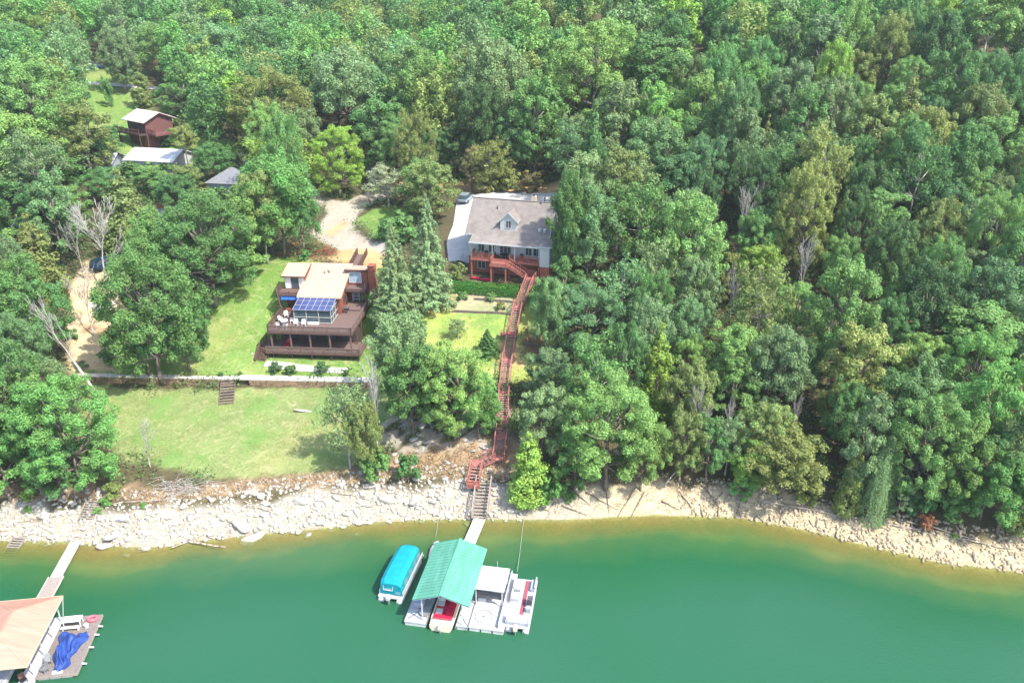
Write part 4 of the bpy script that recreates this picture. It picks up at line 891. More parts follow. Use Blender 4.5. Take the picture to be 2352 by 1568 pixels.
for i in range(4): v = v0 - .2 + (v1 - v0 + .2) * i / 3; q.beam((u0 - .1, v, f_(v) + .004), (u1 + .1, v, f_(v) + .004), .035, .028)
q.build('mullion', 'sun_frame', po)
# footbridge from the gravel drive to the back of the house
bx0 = wld(H1O, H1R, 9.2, 15.3); fb = thing('footbridge', 'brown wooden footbridge with board rails from the gravel drive to the brown house', 'footbridge', (bx0[0], bx0[1], 11.3 + 4.0), H1R)
q = MB(); q.slab((-.8, 0, 0), (.8, 0, 0), (.95, 5.2, .9), (-.65, 5.2, .9), .12); q.build('walkway', 'brown_deck', fb)
q = MB(); railing(q, (-.8, 0, 0), (-.65, 5.2, .9), 1.05, 1.3, 5, .12, .17); q.build('side_rail', 'brown_wood', fb)
q = MB(); railing(q, (.8, 0, 0), (.95, 5.2, .9), 1.05, 1.3, 5, .12, .17); q.build('side_rail', 'brown_wood', fb)
q = MB()
for x_ in (-.65, .65):
    for y_ in (.4, 3.0): q.beam((x_, y_, -3.5), (x_, y_, 0), .14)
q.build('support_post', 'brown_wood', fb)
# things standing on the brown house's decks
def on1(u, v, z): x, y = wld(H1O, H1R, u, v); return (x, y, 11.3 + z)
def make_chair(nm, label, m, l, rz, group):
    t = thing(nm, label, 'chair', l, rz, group)
    MB().box(-.27, .27, -.25, .25, .38, .44).build('seat', m, t)
    MB().slab((-.27, .22, .44), (.27, .22, .44), (.24, .36, .95), (-.24, .36, .95), .04).build('backrest', m, t)
    for x_ in (-.25, .25):
        for y_ in (-.22, .22): MB().beam((x_, y_, 0), (x_ * .95, y_ * .95, .4), .05).build('leg', m, t)
        MB().beam((x_ * 1.12, -.24, .62), (x_ * 1.12, .28, .64), .06, .04).build('armrest', m, t)
    return t
ch0 = make_chair('deck_chair', 'white deck chair directly in front of the sunroom, nearer its left corner', 'chair_white', on1(3.5, 2.3, 0), H1R, 'white deck chairs of the brown house')
for u, v, a, lb in ((4.7, 2.2, .2, 'white deck chair in front of the sunroom, right of its neighbour at the corner'), (.9, 3.4, 1.2, 'white deck chair left of the round deck table by the left rail'), (1.0, 1.5, 2.2, 'white deck chair at the front left corner of the main deck'),
                    (2.3, 1.2, 3.0, 'white deck chair in front of the round deck table'), (1.1, 5.2, .4, 'white deck chair on the left side of the deck behind the round table'), (2.6, 3.2, -1.2, 'white deck chair between the round deck table and the sunroom')):
    dup(ch0, on1(u, v, 0), H1R + a, lb)
t = thing('deck_table', 'round pale table on the left part of the brown main deck', 'table', on1(1.75, 2.4, 0)); MB().tube((0, 0, .70), (0, 0, .74), .55, .55, 20).build('tabletop', 'chair_white', t); MB().tube((0, 0, 0), (0, 0, .7), .05, .05, 8).build('pedestal', 'steel', t)
t = thing('white_planter', 'white planter box along the foot of the sunroom', 'planter', on1(5.9, 2.9, 0), H1R); MB().box(-.8, .8, -.15, .15, 0, .35).build('box', 'chair_white', t); tag(t)
t = thing('garden_grill', 'dark grill beside the right wall of the peach-roofed house', 'grill', on1(9.7, 7.4, 0), H1R); MB().box(-.35, .35, -.25, .25, .5, .8).build('firebox', 'black', t); MB().tube((-.35, 0, .8), (.35, 0, .8), .25, .25, 12).build('lid', 'dark_grey', t)
for x_ in (-.3, .3): MB().beam((x_, 0, 0), (x_, 0, .5), .06).build('leg', 'steel', t)
t = thing('deck_shelf', 'pale metal shelf unit in the doorway under the right balcony', 'shelf', on1(10.2, 11.6, .3), H1R)
for z_ in (.3, .8, 1.3): MB().box(-.55, .55, -.2, .2, z_, z_ + .05).build('shelf', 'aluminium', t)
for x_ in (-.53, .53): MB().beam((x_, 0, 0), (x_, 0, 1.35), .06, .3).build('side_panel', 'aluminium', t)
t = thing('lounge_chair', 'red cushioned lounge chair in the shade of the lower deck', 'chair', on1(2.1, 1.7, -3.1), H1R); MB().box(-.3, .3, -.7, .5, .25, .38).build('cushion', 'seat_red', t); MB().slab((-.3, .5, .38), (.3, .5, .38), (.3, .8, .9), (-.3, .8, .9), .1).build('backrest', 'seat_red', t)
for x_ in (-.25, .25):
    for y_ in (-.6, .5): MB().beam((x_, y_, 0), (x_, y_, .27), .05).build('leg', 'brown_wood', t)
# ================================================================== grey-roofed house
h2 = thing('grey_roofed_house', 'white-sided house with grey-brown shingle roof, gabled dormer, red porch and brick basement', 'house', H2O, H2R)
G2 = -3.4
MB().prism([(1.95, -.3), (1.95, 3.25), (6.5, 7.7), (11.3, 3.2), (11.3, -.3)], 'x', -1.0, 12.0).build('wall', 'white_siding', h2)
MB().box(-.95, 11.95, 2.0, 11.25, G2 - .5, -.31).build('basement_wall', 'brick', h2)
MB().box(11.3, 12.85, -.35, 1.93, -.35, 3.0).build('bay_wall', 'white_siding', h2)
MB().box(12.02, 12.85, 1.95, 5.6, -.35, 3.1).build('bay_wall', 'white_siding', h2)
MB().box(11.35, 12.8, -.3, 1.9, G2 - .5, -.36).build('bay_basement', 'brick', h2)
roof = MB(); roof.slab((-1.45, 1.75, 3.38), (12.35, 1.75, 3.38), (12.35, 6.5, 8.03), (-1.45, 6.5, 8.03), .22)
roof.slab((12.35, 6.52, 8.03), (-1.45, 6.52, 8.03), (-1.45, 11.6, 3.1), (12.35, 11.6, 3.1), .22) if False else roof.slab((-1.45, 6.52, 8.03), (12.35, 6.52, 8.03), (12.35, 11.7, 3.0), (-1.45, 11.7, 3.0), .22)
ro = roof.build('main_roof', 'shingles', h2)
q = MB(); q.beam((-1.47, 1.75, 3.3), (-1.47, 6.5, 7.95), .06, .3); q.beam((-1.47, 1.72, 3.3), (-.1, 1.72, 3.3), .08, .2); q.build('bargeboard', 'white_trim', ro); MB().beam((12.37, 1.75, 3.3), (12.37, 6.5, 7.95), .06, .3).build('bargeboard', 'white_trim', ro)
MB().beam((-1.45, 6.51, 8.05), (12.35, 6.51, 8.05), .3, .06).build('ridge_cap', 'shingles', ro)
q = MB()
for u, v in ((3.0, 5.2), (9.9, 6.2)): zz = 3.38 + (v - 1.75) * .98; q.tube((u, v, zz - .1), (u, v, zz + .45), .09, .09, 8)
q.build('vent_pipe', 'dark_grey', ro)
q = MB(); q.box(8.2, 8.9, 6.7, 7.4, 6.5, 8.75); c_ = q.build('chimney', 'beige', h2); MB().tube((8.55, 7.05, 8.75), (8.55, 7.05, 9.1), .2, .24, 8).build('flue', 'dark_grey', c_)
MB().tube((10.4, 6.7, 7.7), (10.4, 6.7, 8.8), .14, .14, 8).build('stove_pipe', 'dark_grey', h2)
pr = MB(); pr.slab((-.15, -.35, 2.78), (11.5, -.35, 2.78), (11.5, 1.85, 3.46), (-.15, 1.85, 3.46), .14); pr = pr.build('porch_roof', 'shingles', h2)
MB().beam((-.18, -.40, 2.66), (11.52, -.40, 2.66), .14, .2).build('gutter', 'white_trim', pr)
b_ = MB(); b_.slab((11.25, -.65, 3.02), (13.15, -.65, 3.02), (13.15, 1.80, 3.52), (11.25, 1.80, 3.52), .14); b_.slab((12.3, 1.8, 3.52), (13.15, 1.8, 3.52), (13.15, 5.9, 3.6), (12.3, 5.9, 3.9), .14); bo = b_.build('bay_roof', 'shingles', h2)
q = MB(); q.beam((11.25, -.68, 2.93), (13.17, -.68, 2.93), .1, .18); q.beam((13.2, -.65, 2.93), (13.2, 5.9, 3.5), .1, .18); q.build('gutter', 'white_trim', bo)
window(h2, 'bay_window', (12.85, .9, 1.5), .8, 1.3, n=(1, 0)); window(h2, 'bay_window', (12.85, 3.8, 1.5), .9, 1.3, n=(1, 0))
for u in (10.6, 11.4):
    q = MB(); q.tube((u, 2.6, 4.3), (u, 2.6, 4.75), .26, .26, 10); q.tube((u, 2.6, 4.75), (u, 2.6, 4.9), .34, .1, 10); q.build('roof_vent', 'white_trim', ro)
# dormer
dm = MB(); du, dv, dz = 5.55, 2.55, 4.16
dm.prism([(du - 1.35, dz), (du + 1.35, dz), (du + 1.35, dz + 1.55), (du, dz + 2.75), (du - 1.35, dz + 1.55)], 'y', dv, dv + 1.6)
dm = dm.build('dormer', 'white_siding', h2)
q = MB()
for s_ in (-1, 1): q.slab((du, dv - .25, dz + 2.98), (du + s_ * 1.68, dv - .25, dz + 1.42), (du + s_ * 1.68, 4.45, dz + 1.42), (du, 5.75, dz + 2.98), .12)
q.build('dormer_roof', 'shingles', dm)
q = MB()
for s_ in (-1, 1): q.beam((du, dv - .28, dz + 2.9), (du + s_ * 1.7, dv - .28, dz + 1.32), .05, .2)
q.build('bargeboard', 'white_trim', dm)
window(dm, 'dormer_window', (du, dv, dz + .98), .85, 1.15, frame='white_trim', pane='dark_grey', bars=1)
# porch
po_ = deck('porch_floor', 0, 11.25, -.05, 1.9, 0, h2, 'red_stain', fas=.3, fm='red_stain')
for u in (.1, 3.6, 7.2, 11.1): MB().beam((u, .05, 0), (u, .05, 2.6), .16).build('porch_post', 'white_trim', h2)
for u in (.1, 3.7, 6.3, 11.1): MB().beam((u, .08, G2 - .3), (u, .08, -.3), .18).build('porch_support', 'red_stain', h2)
def picket(mb, p, q_, h=.95, st=.16):
    p = Vector(p); q_ = Vector(q_); n = max(1, int((q_ - p).length / st)); Z = Vector((0, 0, 1))
    mb.beam(p + Z * h, q_ + Z * h, .13, .06); mb.beam(p + Z * .12, q_ + Z * .12, .05, .08)
    for i in range(n + 1): a = p.lerp(q_, i / n); mb.beam(a + Z * .1, a + Z * h, .045)
    for i in range(max(1, round((q_ - p).length / 1.8)) + 1): a = p.lerp(q_, i / max(1, round((q_ - p).length / 1.8))); mb.beam(a, a + Z * (h + .08), .11)
q = MB(); picket(q, (.1, .02, 0), (3.6, .02, 0)); picket(q, (6.4, .02, 0), (11.1, .02, 0)); picket(q, (.1, .02, 0), (.1, 1.85, 0)); q.build('porch_railing', 'red_stain', h2)
for u, w_, k in ((1.2, 1.0, 1), (2.9, .9, 1), (5.2, 1.8, 2), (9.0, 1.0, 1), (10.3, 1.1, 1)): window(h2, 'porch_window', (u, 1.95, 1.3), w_, 1.5, frame='white_trim', bars=k)
for u in (1.2, 4.8, 7.0): window(h2, 'basement_window', (u, 2.0, -1.7), 1.3, 1.3, frame='white_trim')
lp = deck('stair_landing', 3.7, 6.4, -1.85, -.12, -.12, h2, 'red_stain', fas=.34, fm='red_stain')
q = MB(); picket(q, (3.75, -1.8, -.12), (6.3, -1.8, -.12)); picket(q, (3.75, -1.8, -.12), (3.75, -.15, -.12)); q.build('landing_railing', 'red_stain', h2)
for u in (3.85, 6.2): MB().beam((u, -1.7, G2 - .4), (u, -1.7, -.45), .18).build('landing_support', 'red_stain', h2)
def flight(parent, a, b_, w_, n=None, m='red_stain', rails=True, nm='flight'):
    a = Vector(a); b_ = Vector(b_); d = b_ - a; L = math.hypot(d.x, d.y); n = n or max(2, int(max(abs(d.z) / .18, L / .42))); pd = Vector((-d.y, d.x, 0)).normalized()
    t = MB(); ang = math.atan2(d.y, d.x)
    for i in range(n):
        c = a.lerp(b_, (i + .5) / n); t.cbox(c - Vector((0, 0, .05)), L / n * .66, w_, .05, ang)
    o = t.build(nm, 'red_tread' if m == 'red_stair' else m, parent); s = MB()
    for k in (-1, 1): s.beam(a + pd * k * w_ / 2 - Vector((0, 0, .12)), b_ + pd * k * w_ / 2 - Vector((0, 0, .12)), .06, .28)
    s.build('stringer', m, o)
    if rails:
        for k in (-1, 1): r = MB(); railing(r, a + pd * k * (w_ / 2 + .03), b_ + pd * k * (w_ / 2 + .03), .95, 1.5, 2, .09, .07, .13); r.build('handrail', m, o)
    return o
flight(h2, (6.5, -1.2, -.2), (9.5, -1.3, -1.85), 1.1)
q = deck('stair_landing', 9.5, 11.0, -2.1, -.7, -1.9, h2, 'red_stain', fas=.3, fm='red_stain')
for u in (9.6, 10.9): MB().beam((u, -2.0, G2 - .4), (u, -2.0, -2.1), .15).build('landing_support', 'red_stain', h2)
r = MB(); railing(r, (11.0, -2.1, -1.9), (11.0, -.7, -1.9), .95, 1.2, 2); railing(r, (9.5, -.7, -1.9), (11, -.7, -1.9), .95, 1.2, 2); r.build('landing_railing', 'red_stain', h2)
def on2(u, v, z): x, y = wld(H2O, H2R, u, v); return (x, y, 17.0 + z)
t = thing('patio_table', 'dark round patio table on the red porch of the grey-roofed house', 'table', on2(5.3, .9, 0)); MB().tube((0, 0, .70), (0, 0, .75), .75, .75, 20).build('tabletop', 'black', t); MB().tube((0, 0, 0), (0, 0, .7), .06, .06, 8).build('pedestal', 'black', t)
pc = make_chair('porch_chair', 'black porch chair left of the round patio table', 'black', on2(4.1, .9, 0), H2R + 1.5, 'black chairs on the red porch')
for u, v, a, lb in ((6.5, .9, -1.5, 'black porch chair right of the round patio table'), (5.3, 1.6, 0, 'black porch chair behind the round patio table against the wall'), (8.1, 1.0, .2, 'black porch chair right of the second white post'), (2.2, 1.1, 0, 'black porch chair near the left end of the red porch')): dup(pc, on2(u, v, 0), H2R + a, lb)
t = thing('porch_plant', 'green potted plant with yellow flowers at the left end of the red porch', 'potted plant', on2(1.2, .6, 0)); MB().tube((0, 0, 0), (0, 0, .4), .2, .28, 10).build('pot', 'beige', t)
p_, n_, _ = broad_pts(1.0, .5, 4, 4, 40, zb=-.1, seed=5); f = D.objects.new('foliage', leafmesh('foliage', p_, n_, .07)); COL.objects.link(f); f.parent = t; f.location = (0, 0, .35); f.color = (*PAL['yellow-green'], 1)
t = thing('kayak', 'red kayak lying on its side against the brick basement', 'kayak', on2(1.9, -.6, G2 + .25), H2R)
rings = []
for i in range(9):
    f = i / 8; w_ = .34 * math.sin(math.pi * (.04 + .92 * f)) ** .6; rings.append([(-1.9 + 3.8 * f, w_ * math.cos(k), .22 * math.sin(k) * (w_ / .34) + .1 * abs(f - .5)) for k in [i2 * math.pi / 5 for i2 in range(10)]])
MB().loft(rings).build('hull', 'seat_red', t, smooth=True); MB().tube((-.3, 0, .16), (.3, 0, .18), .22, .22, 10).build('cockpit', 'black', t)
t = thing('red_bin', 'bright red storage box against the brick wall at the right end of the basement', 'storage box', on2(11.9, -.75, G2), H2R); MB().box(-.5, .5, -.3, .3, 0, .8).build('body', 'seat_red', t); MB().box(-.53, .53, -.33, .33, .8, .88).build('lid', 'seat_red', t)
# hedge in two runs either side of the stairs
def hedge(px0, px1, py0, py1, label):
    a = atg(px0, py0); c = atg(px1, py1); d = c - a; L = math.hypot(d.x, d.y); n = int(L * 620); t_ = rng.uniform(0, 1, n)
    side = rng.integers(0, 3, n); off = rng.uniform(-1, 1, n) * .75; hh = rng.uniform(.1, 1, n) * 1.3
    top = side == 0; fr = side == 1; bk = side == 2
    off = np.where(fr, -.8, np.where(bk, .8, off)) + rng.normal(size=n) * .05; hh = np.where(top, 1.35 + .06 * np.sin(t_ * L * 2.3), hh) + rng.normal(size=n) * .05
    px_, py_ = -d.y / L, d.x / L; x = a.x + d.x * t_ + px_ * off; y = a.y + d.y * t_ + py_ * off; z = H(x, y) * .3 + (a.z + (c.z - a.z) * t_) * .7 + hh
    nr = np.stack([px_ * np.where(fr, -1, np.where(bk, 1, 0)), py_ * np.where(fr, -1, np.where(bk, 1, 0)), np.where(top, 1., .25)], 1) + rng.normal(size=(n, 3)) * .35
    nr /= np.linalg.norm(nr, axis=1, keepdims=True); o0 = np.array(a); pts_ = np.stack([x, y, z], 1) - o0
    t = thing('hedge', label, 'hedge', tuple(a)); f = D.objects.new('foliage', leafmesh('foliage', pts_, nr, .10)); COL.objects.link(f); f.parent = t; f.color = (.05, .16, .022, 1)
    b = MB()
    for i in range(int(L / .9)): p = Vector((d.x, d.y, d.z)) * ((i + .5) / int(L / .9)); b.tube(p + Vector((0, 0, -.2)), p + Vector((0, 0, 1.0)), .04, .02, 5)
    b.build('stem', 'bark', t)
hedge(1040, 1192, 668, 679, 'long clipped dark green hedge left of the red stairs below the porch')
hedge(1216, 1262, 681, 684, 'short clipped dark green hedge right of the red stairs below the porch')
# terrace edging of the planted bed
for p0, p1, lb in (((1040, 716), (1178, 724), 'lower line of grey timber edging across the bed beside the red stairs'), ((1090, 688), (1182, 696), 'upper line of timber edging across the bed below the hedge'), ((1200, 792), (1252, 797), 'short timber edging right of the red stairs under the trees')):
    a = atg(*p0); c = atg(*p1); b = MB(); n = 12
    for i in range(n):
        p = a.lerp(c, i / n); q2 = a.lerp(c, (i + 1) / n); p.z = float(gz(p.x, p.y)); q2.z = float(gz(q2.x, q2.y)); b.beam(p + Vector((0, 0, .1)), q2 + Vector((0, 0, .1)), .22, .42)
    tag(b.build('garden_edging', 'old_step'), lb, 'edging')
# ================================================================== the long red stairs
pts_ = [(1209, 641), (1191, 705), (1177, 766), (1166, 826), (1158, 899), (1155, 963), (1152, 1000), (1146, 1050)]
W_ = []
for i, (px, py) in enumerate(pts_):
    W_.append(atg(px, py, .75))
x_, y_ = wld(H2O, H2R, 10.25, -2.2); W_[0] = Vector((x_, y_, 15.05))
st = thing('red_stairway', 'long red wooden stairway running from the grey-roofed house down the slope to the shore', 'stairway', tuple(W_[0])); O_ = W_[0]
def loc3(v): return v - O_
for i in range(len(W_) - 1):
    a, c = W_[i], W_[i + 1]; d = (c - a); d.z = 0; d.normalize(); g1 = .65
    a2 = a + d * (g1 if i else .0); c2 = c - d * g1
    flight(st, loc3(a2), loc3(c2), 1.15 + .03 * i, m='red_stair')
    L_ = MB(); ang = math.atan2(d.y, d.x); L_.cbox(loc3(c) - Vector((0, 0, .12)), 1.3, 1.5, .12, ang)
    for sx_ in (-.5, .5):
        for sy_ in (-.6, .6): p = loc3(c) + Vector((math.cos(ang) * sx_ - math.sin(ang) * sy_, math.sin(ang) * sx_ + math.cos(ang) * sy_, 0)); L_.beam(p + Vector((0, 0, -1.8)), p, .12)
    lo_ = L_.build('landing', 'red_stain' if i in (1, 3) else 'red_stair', st)
    r = MB(); pd = Vector((-d.y, d.x, 0))
    for k in (-1, 1): railing(r, loc3(c) + pd * k * .72 - d * .6, loc3(c) + pd * k * .72 + d * .6, .95, .6, 2, .08, .07, .12)
    r.build('handrail', 'red_stair', lo_)
bn = loc3(W_[2]) + Vector((-1.25, 0, 0)); b = MB(); b.box(bn.x - .5, bn.x + .5, bn.y - .5, bn.y + .5, bn.z - .12, bn.z); b.box(bn.x - .5, bn.x - .3, bn.y - .5, bn.y + .5, bn.z, bn.z + .4); b.beam((bn.x - .45, bn.y, bn.z - 1.5), (bn.x - .45, bn.y, bn.z), .12); b.build('side_bench', 'red_stain', st)
A_ = atg(1146, 1050, .75); B_ = atg(1096, 1062, .55); C_ = atg(1088, 1108, .55); d = (B_ - A_)
flight(st, loc3(A_ + Vector((-.7, 0, 0))), loc3(B_ + Vector((.6, 0, 0))), 1.3, m='red_stair')
b = MB(); p = loc3(B_); b.cbox(p - Vector((0, 0, .12)), 1.5, 1.6, .12); b.beam(p + Vector((.5, .5, -2)), p + Vector((.5, .5, 0)), .12); b.beam(p + Vector((-.5, -.5, -2)), p + Vector((-.5, -.5, 0)), .12); b.build('landing', 'red_stair', st)
flight(st, p + Vector((0, -.7, -.1)), loc3(C_), 1.3, m='red_stair')
b = MB(); p = loc3(C_) + Vector((0, -.5, -.1)); b.cbox(p, 1.5, 1.1, .12); lo_ = b.build('landing', 'red_stain', st)
r = MB(); railing(r, p + Vector((-.75, .5, .1)), p + Vector((-.75, -.5, .1)), .95, .9, 3); railing(r, p + Vector((-.75, -.55, .1)), p + Vector((.7, -.55, .1)), .95, .9, 3); r.build('handrail', 'red_stain', lo_)
# grey ramp over the bank, white gangway to the dock
p0 = atg(1112, 1106, .45); p1 = Vector((*at(1101, 1190, .55), .55)); rp_ = thing('bank_steps', 'weathered grey steps with side rails on the bank below the red stairs', 'steps', tuple(p0))
flight(rp_, (0, 0, 0), p1 - p0, 1.75, n=11, m='grey_wood', nm='treads')
g0 = Vector((*at(1101.5, 1191, .5), .5)); g1_ = Vector((*at(1078, 1246, .55), .55)); gw = thing('gangway', 'narrow white gangway from the bank to the green-roofed dock', 'gangway', tuple(g0)); d = g1_ - g0; n_ = Vector((-d.y, d.x, 0)).normalized()
b = MB(); b.slab(-n_ * .62, n_ * .62, n_ * .62 + d, -n_ * .62 + d, .1); b.build('walkway', 'white_roof', gw)
b = MB()
for k in (-1, 1): b.beam(n_ * k * .64 + Vector((0, 0, -.04)), n_ * k * .64 + d + Vector((0, 0, -.04)), .06, .2)
b.build('side_beam', 'aluminium', gw)
# ================================================================== retaining wall, steps on the lawn
x0, y0 = WL0; x1, y1 = WL1; wl = thing('retaining_wall', 'low tan stone retaining wall with a pale flat cap between the two lawns', 'wall', (x0, y0, 5.2)); d = Vector((x1 - x0, y1 - y0, 0)); L = d.length; d.normalize(); n_ = Vector((-d.y, d.x, 0)); b = MB(); c = MB(); rr = random.Random(4)
k = 0.0
while k < L:
    w_ = rr.uniform(.5, 1.1)
    if not (22.9 < k < 25.0):
        for z_ in (-.4, .0, .38, .76):
            dz_ = rr.uniform(.33, .375); off_ = rr.uniform(-.05, .05); p = d * (k + w_ / 2 + (z_ * .3 % .2)) - n_ * off_
            b.cbox((p.x, p.y, z_), w_ - .05, .55, dz_, math.atan2(d.y, d.x))
    k += w_
b.build('stone_face', 'stone_face', wl)
k = 0.0
while k < L:
    w_ = min(L - k, rr.uniform(1.6, 2.4)); p = d * (k + w_ / 2) + n_ * .42; c.cbox((p.x, p.y, 1.14), w_ - .02, 1.35, .15, math.atan2(d.y, d.x)); k += w_
c.build('wall_cap', 'pale_slab', wl)
a = atg(527, 874, .15); a.z = 6.45; c = atg(519, 928, .12); ls = thing('lawn_steps', 'dark wooden steps from the stone wall down onto the lower lawn', 'steps', tuple(a)); flight(ls, (0, -.2, 0), c - a, 1.9, n=9, m='old_step', rails=False, nm='treads')
a = atg(214, 1148, .3); c = atg(196, 1192, .25); ls = thing('bank_steps', 'old grey wooden steps down the white rocks above the left gangway', 'steps', tuple(a)); flight(ls, (0, 0, 0), c - a, 1.7, n=8, m='grey_wood', rails=False, nm='treads')
a = atg(45, 1232, .25); c = Vector((*at(18, 1275, -.3), -.3)); ls = thing('bank_steps', 'pale ladder-like steps entering the water at the left edge', 'steps', tuple(a)); flight(ls, (0, 0, 0), c - a, 1.4, n=8, m='grey_wood', rails=False, nm='treads')
# ================================================================== houses up the valley
def small_house(px, py, h_, rot, w_, dp, wall_h, roof_h, wm, rm, label, base=-1.5, nm='house', front_open=0, hip=False, ov=.5):
    x, y, h_ = tuple(atg(px, py, h_)); t = thing(nm, label, 'house', (x, y, h_), rot)
    MB().prism([(0, base), (dp, base), (dp, wall_h), (dp / 2, wall_h + roof_h * (0 if hip else .93)), (0, wall_h)] if not hip else [(0, base), (dp, base), (dp, wall_h), (0, wall_h)], 'x', 0, w_).build('wall', wm, t)
    r = MB(); k = roof_h / (dp / 2)
    if not hip:
        r.slab((-ov, -ov, wall_h - ov * k + .1), (w_ + ov, -ov, wall_h - ov * k + .1), (w_ + ov, dp / 2, wall_h + roof_h + .1), (-ov, dp / 2, wall_h + roof_h + .1), .15)
        r.slab((-ov, dp / 2 + .01, wall_h + roof_h + .1), (w_ + ov, dp / 2 + .01, wall_h + roof_h + .1), (w_ + ov, dp + ov, wall_h - ov * k + .1), (-ov, dp + ov, wall_h - ov * k + .1), .15)
    else:
        z0, z1 = wall_h, wall_h + roof_h; a, bq, cq, dq = (-ov, -ov, z0), (w_ + ov, -ov, z0), (w_ + ov, dp + ov, z0), (-ov, dp + ov, z0); e1, e2 = (dp / 2, dp / 2, z1), (w_ - dp / 2, dp / 2, z1)
        r.add([a, bq, cq, dq, e1, e2], [(0, 1, 5, 4), (1, 2, 5), (2, 3, 4, 5), (3, 0, 4), (3, 2, 1, 0)])
    r.build('roof', rm, t); return t
v_ = small_house(296, 300, 2.4, rad(-36), 7.0, 6.6, 2.8, 1.4, 'maroon_siding', 'pink_roof', 'far maroon house with a pale pinkish roof and a raised side deck up the valley', base=-3.6, nm='maroon_house', ov=.8)
MB().box(7.02, 10.2, .2, 4.6, -.3, 0).build('side_deck', 'maroon_siding', v_); q = MB(); picket(q, (7.1, .25, 0), (10.1, .25, 0), 1.0, .3); q.build('deck_railing', 'maroon_siding', v_)
MB().box(-1.5, 7.0, -1.8, -.02, -.3, 0).build('front_deck', 'dark_wall', v_); q = MB(); picket(q, (-1.4, -1.75, 0), (7.0, -1.75, 0), 1.0, .3); q.build('deck_railing', 'maroon_siding', v_)
for u in (-1.2, 3.0, 6.7): MB().beam((u, -1.6, -4.5), (u, -1.6, -.3), .2).build('deck_post', 'dark_wall', v_)
for u in (1.3, 3.5, 5.7): window(v_, 'window', (u, 0, 1.5), 1.3, 1.3, frame='dark_wall')
v_ = small_house(296, 398, .0, rad(-12), 10.5, 8.0, 3.0, 1.5, 'white_siding', 'white_roof', 'low house with a bright white metal roof right of the cedar clump', nm='white_roofed_house', hip=False)
for u in (2, 5, 8): window(v_, 'window', (u, 0, 1.4), 1.2, 1.2)
v_ = small_house(192, 408, .0, rad(4), 6.0, 7.0, 3.0, 1.3, 'grey_siding', 'white_roof', 'small pale-roofed outbuilding with a grey wall left of the white-roofed house', nm='outbuilding')
window(v_, 'window', (3, 0, 1.4), 1.2, 1.2)
v_ = small_house(480, 447, .0, rad(-8), 7.5, 7.0, 2.4, 2.4, 'grey_siding', 'grey_roof', 'low building under a grey hipped roof between the bright green trees', nm='grey_hipped_house', hip=True)
window(v_, 'window', (3, 0, 1.2), 1.2, 1.1)
v_ = small_house(360, 498, .4, rad(-10), 2.0, 1.8, 1.9, .5, 'white_siding', 'red_siding', 'tiny white shed with a reddish roof almost hidden in the trees', nm='garden_shed', ov=.15); MB().box(.6, 1.3, -.04, -.005, 0, 1.6).build('door', 'grey_siding', v_)
x, y = at(35, 500, 15); x, y, _z = tuple(atg(38, 525)); t = thing('covered_trailer', 'boat trailer under a bright blue tarpaulin half hidden in trees at the left edge', 'trailer', (x, y, hz(x, y)), .3)
MB().loft([[(-2.4 + 1.2 * i, s_ * w_, z_) for s_, w_, z_ in ((-1, .9 * f_, .4), (-1, 1.0 * f_, 1.0), (-1, .35 * f_, 1.0 + .9 * f_), (1, .35 * f_, 1.0 + .9 * f_), (1, 1.0 * f_, 1.0), (1, .9 * f_, .4))] for i, f_ in enumerate((.5, .9, 1, 1, .8))]).build('tarpaulin', 'blue_tarp', t)
for y_ in (-.95, .95): MB().tube((0, y_ - .1, .3), (0, y_ + .1, .3), .3, .3, 12).build('wheel', 'tyre', t)
# cars
def car(px, py, h_, rz, m, label, suv=True):
    x, y, h_ = tuple(atg(px, py, .08)); t = thing('parked_car', label, 'car', (x, y, h_), rz); L, W, hb = 4.7, 1.85, .95
    def ring(x_, w_, z0, z1): return [(x_, -w_ / 2, z0), (x_, w_ / 2, z0), (x_, w_ / 2 * .98, z1), (x_, -w_ / 2 * .98, z1)]
    MB().loft([ring(-L / 2, W * .86, .4, .8), ring(-L / 2 + .25, W, .3, hb), ring(L / 2 - 1.4, W, .3, hb + .02), ring(L / 2 - .3, W * .97, .3, hb - .12), ring(L / 2, W * .84, .4, .7)]).build('body', m, t, bevel=.05)
    x0_ = -L / 2 + (.1 if suv else .7); x1_ = L / 2 - 1.3
    MB().add([(x0_, -.85, hb), (x1_, -.85, hb), (x1_, .85, hb), (x0_, .85, hb), (x0_ + .3, -.68, 1.6), (x1_ - .75, -.68, 1.6), (x1_ - .75, .68, 1.6), (x0_ + .3, .68, 1.6)], [(0, 1, 5, 4), (1, 2, 6, 5), (2, 3, 7, 6), (3, 0, 4, 7)]).build('window', 'glass', t)
    MB().box(x0_ + .28, x1_ - .72, -.70, .70, 1.58, 1.66).build('roof', m, t)
    for xx in (-1.45, 1.45):
        for yy in (-.86, .86): MB().tube((xx, yy - .1, .34), (xx, yy + .1, .34), .34, .34, 14).build('wheel', 'tyre', t)
    for yy in (-.65, .65): MB().box(L / 2 - .14, L / 2 - .02, yy - .2, yy + .2, .62, .76).build('headlight', 'white_frame', t)
car(1070, 462, 17.8, rad(75), 'car_silver', 'silver-blue parked car on the concrete drive left of the grey shingle roof')
car(240, 612, 15.2, rad(70), 'car_blue', 'dark blue parked car behind the big leafless tree above the sandy gully')
car(222, 158, 28.0, rad(20), 'car_blue', 'far dark parked car on the grass beside the road at the upper left')
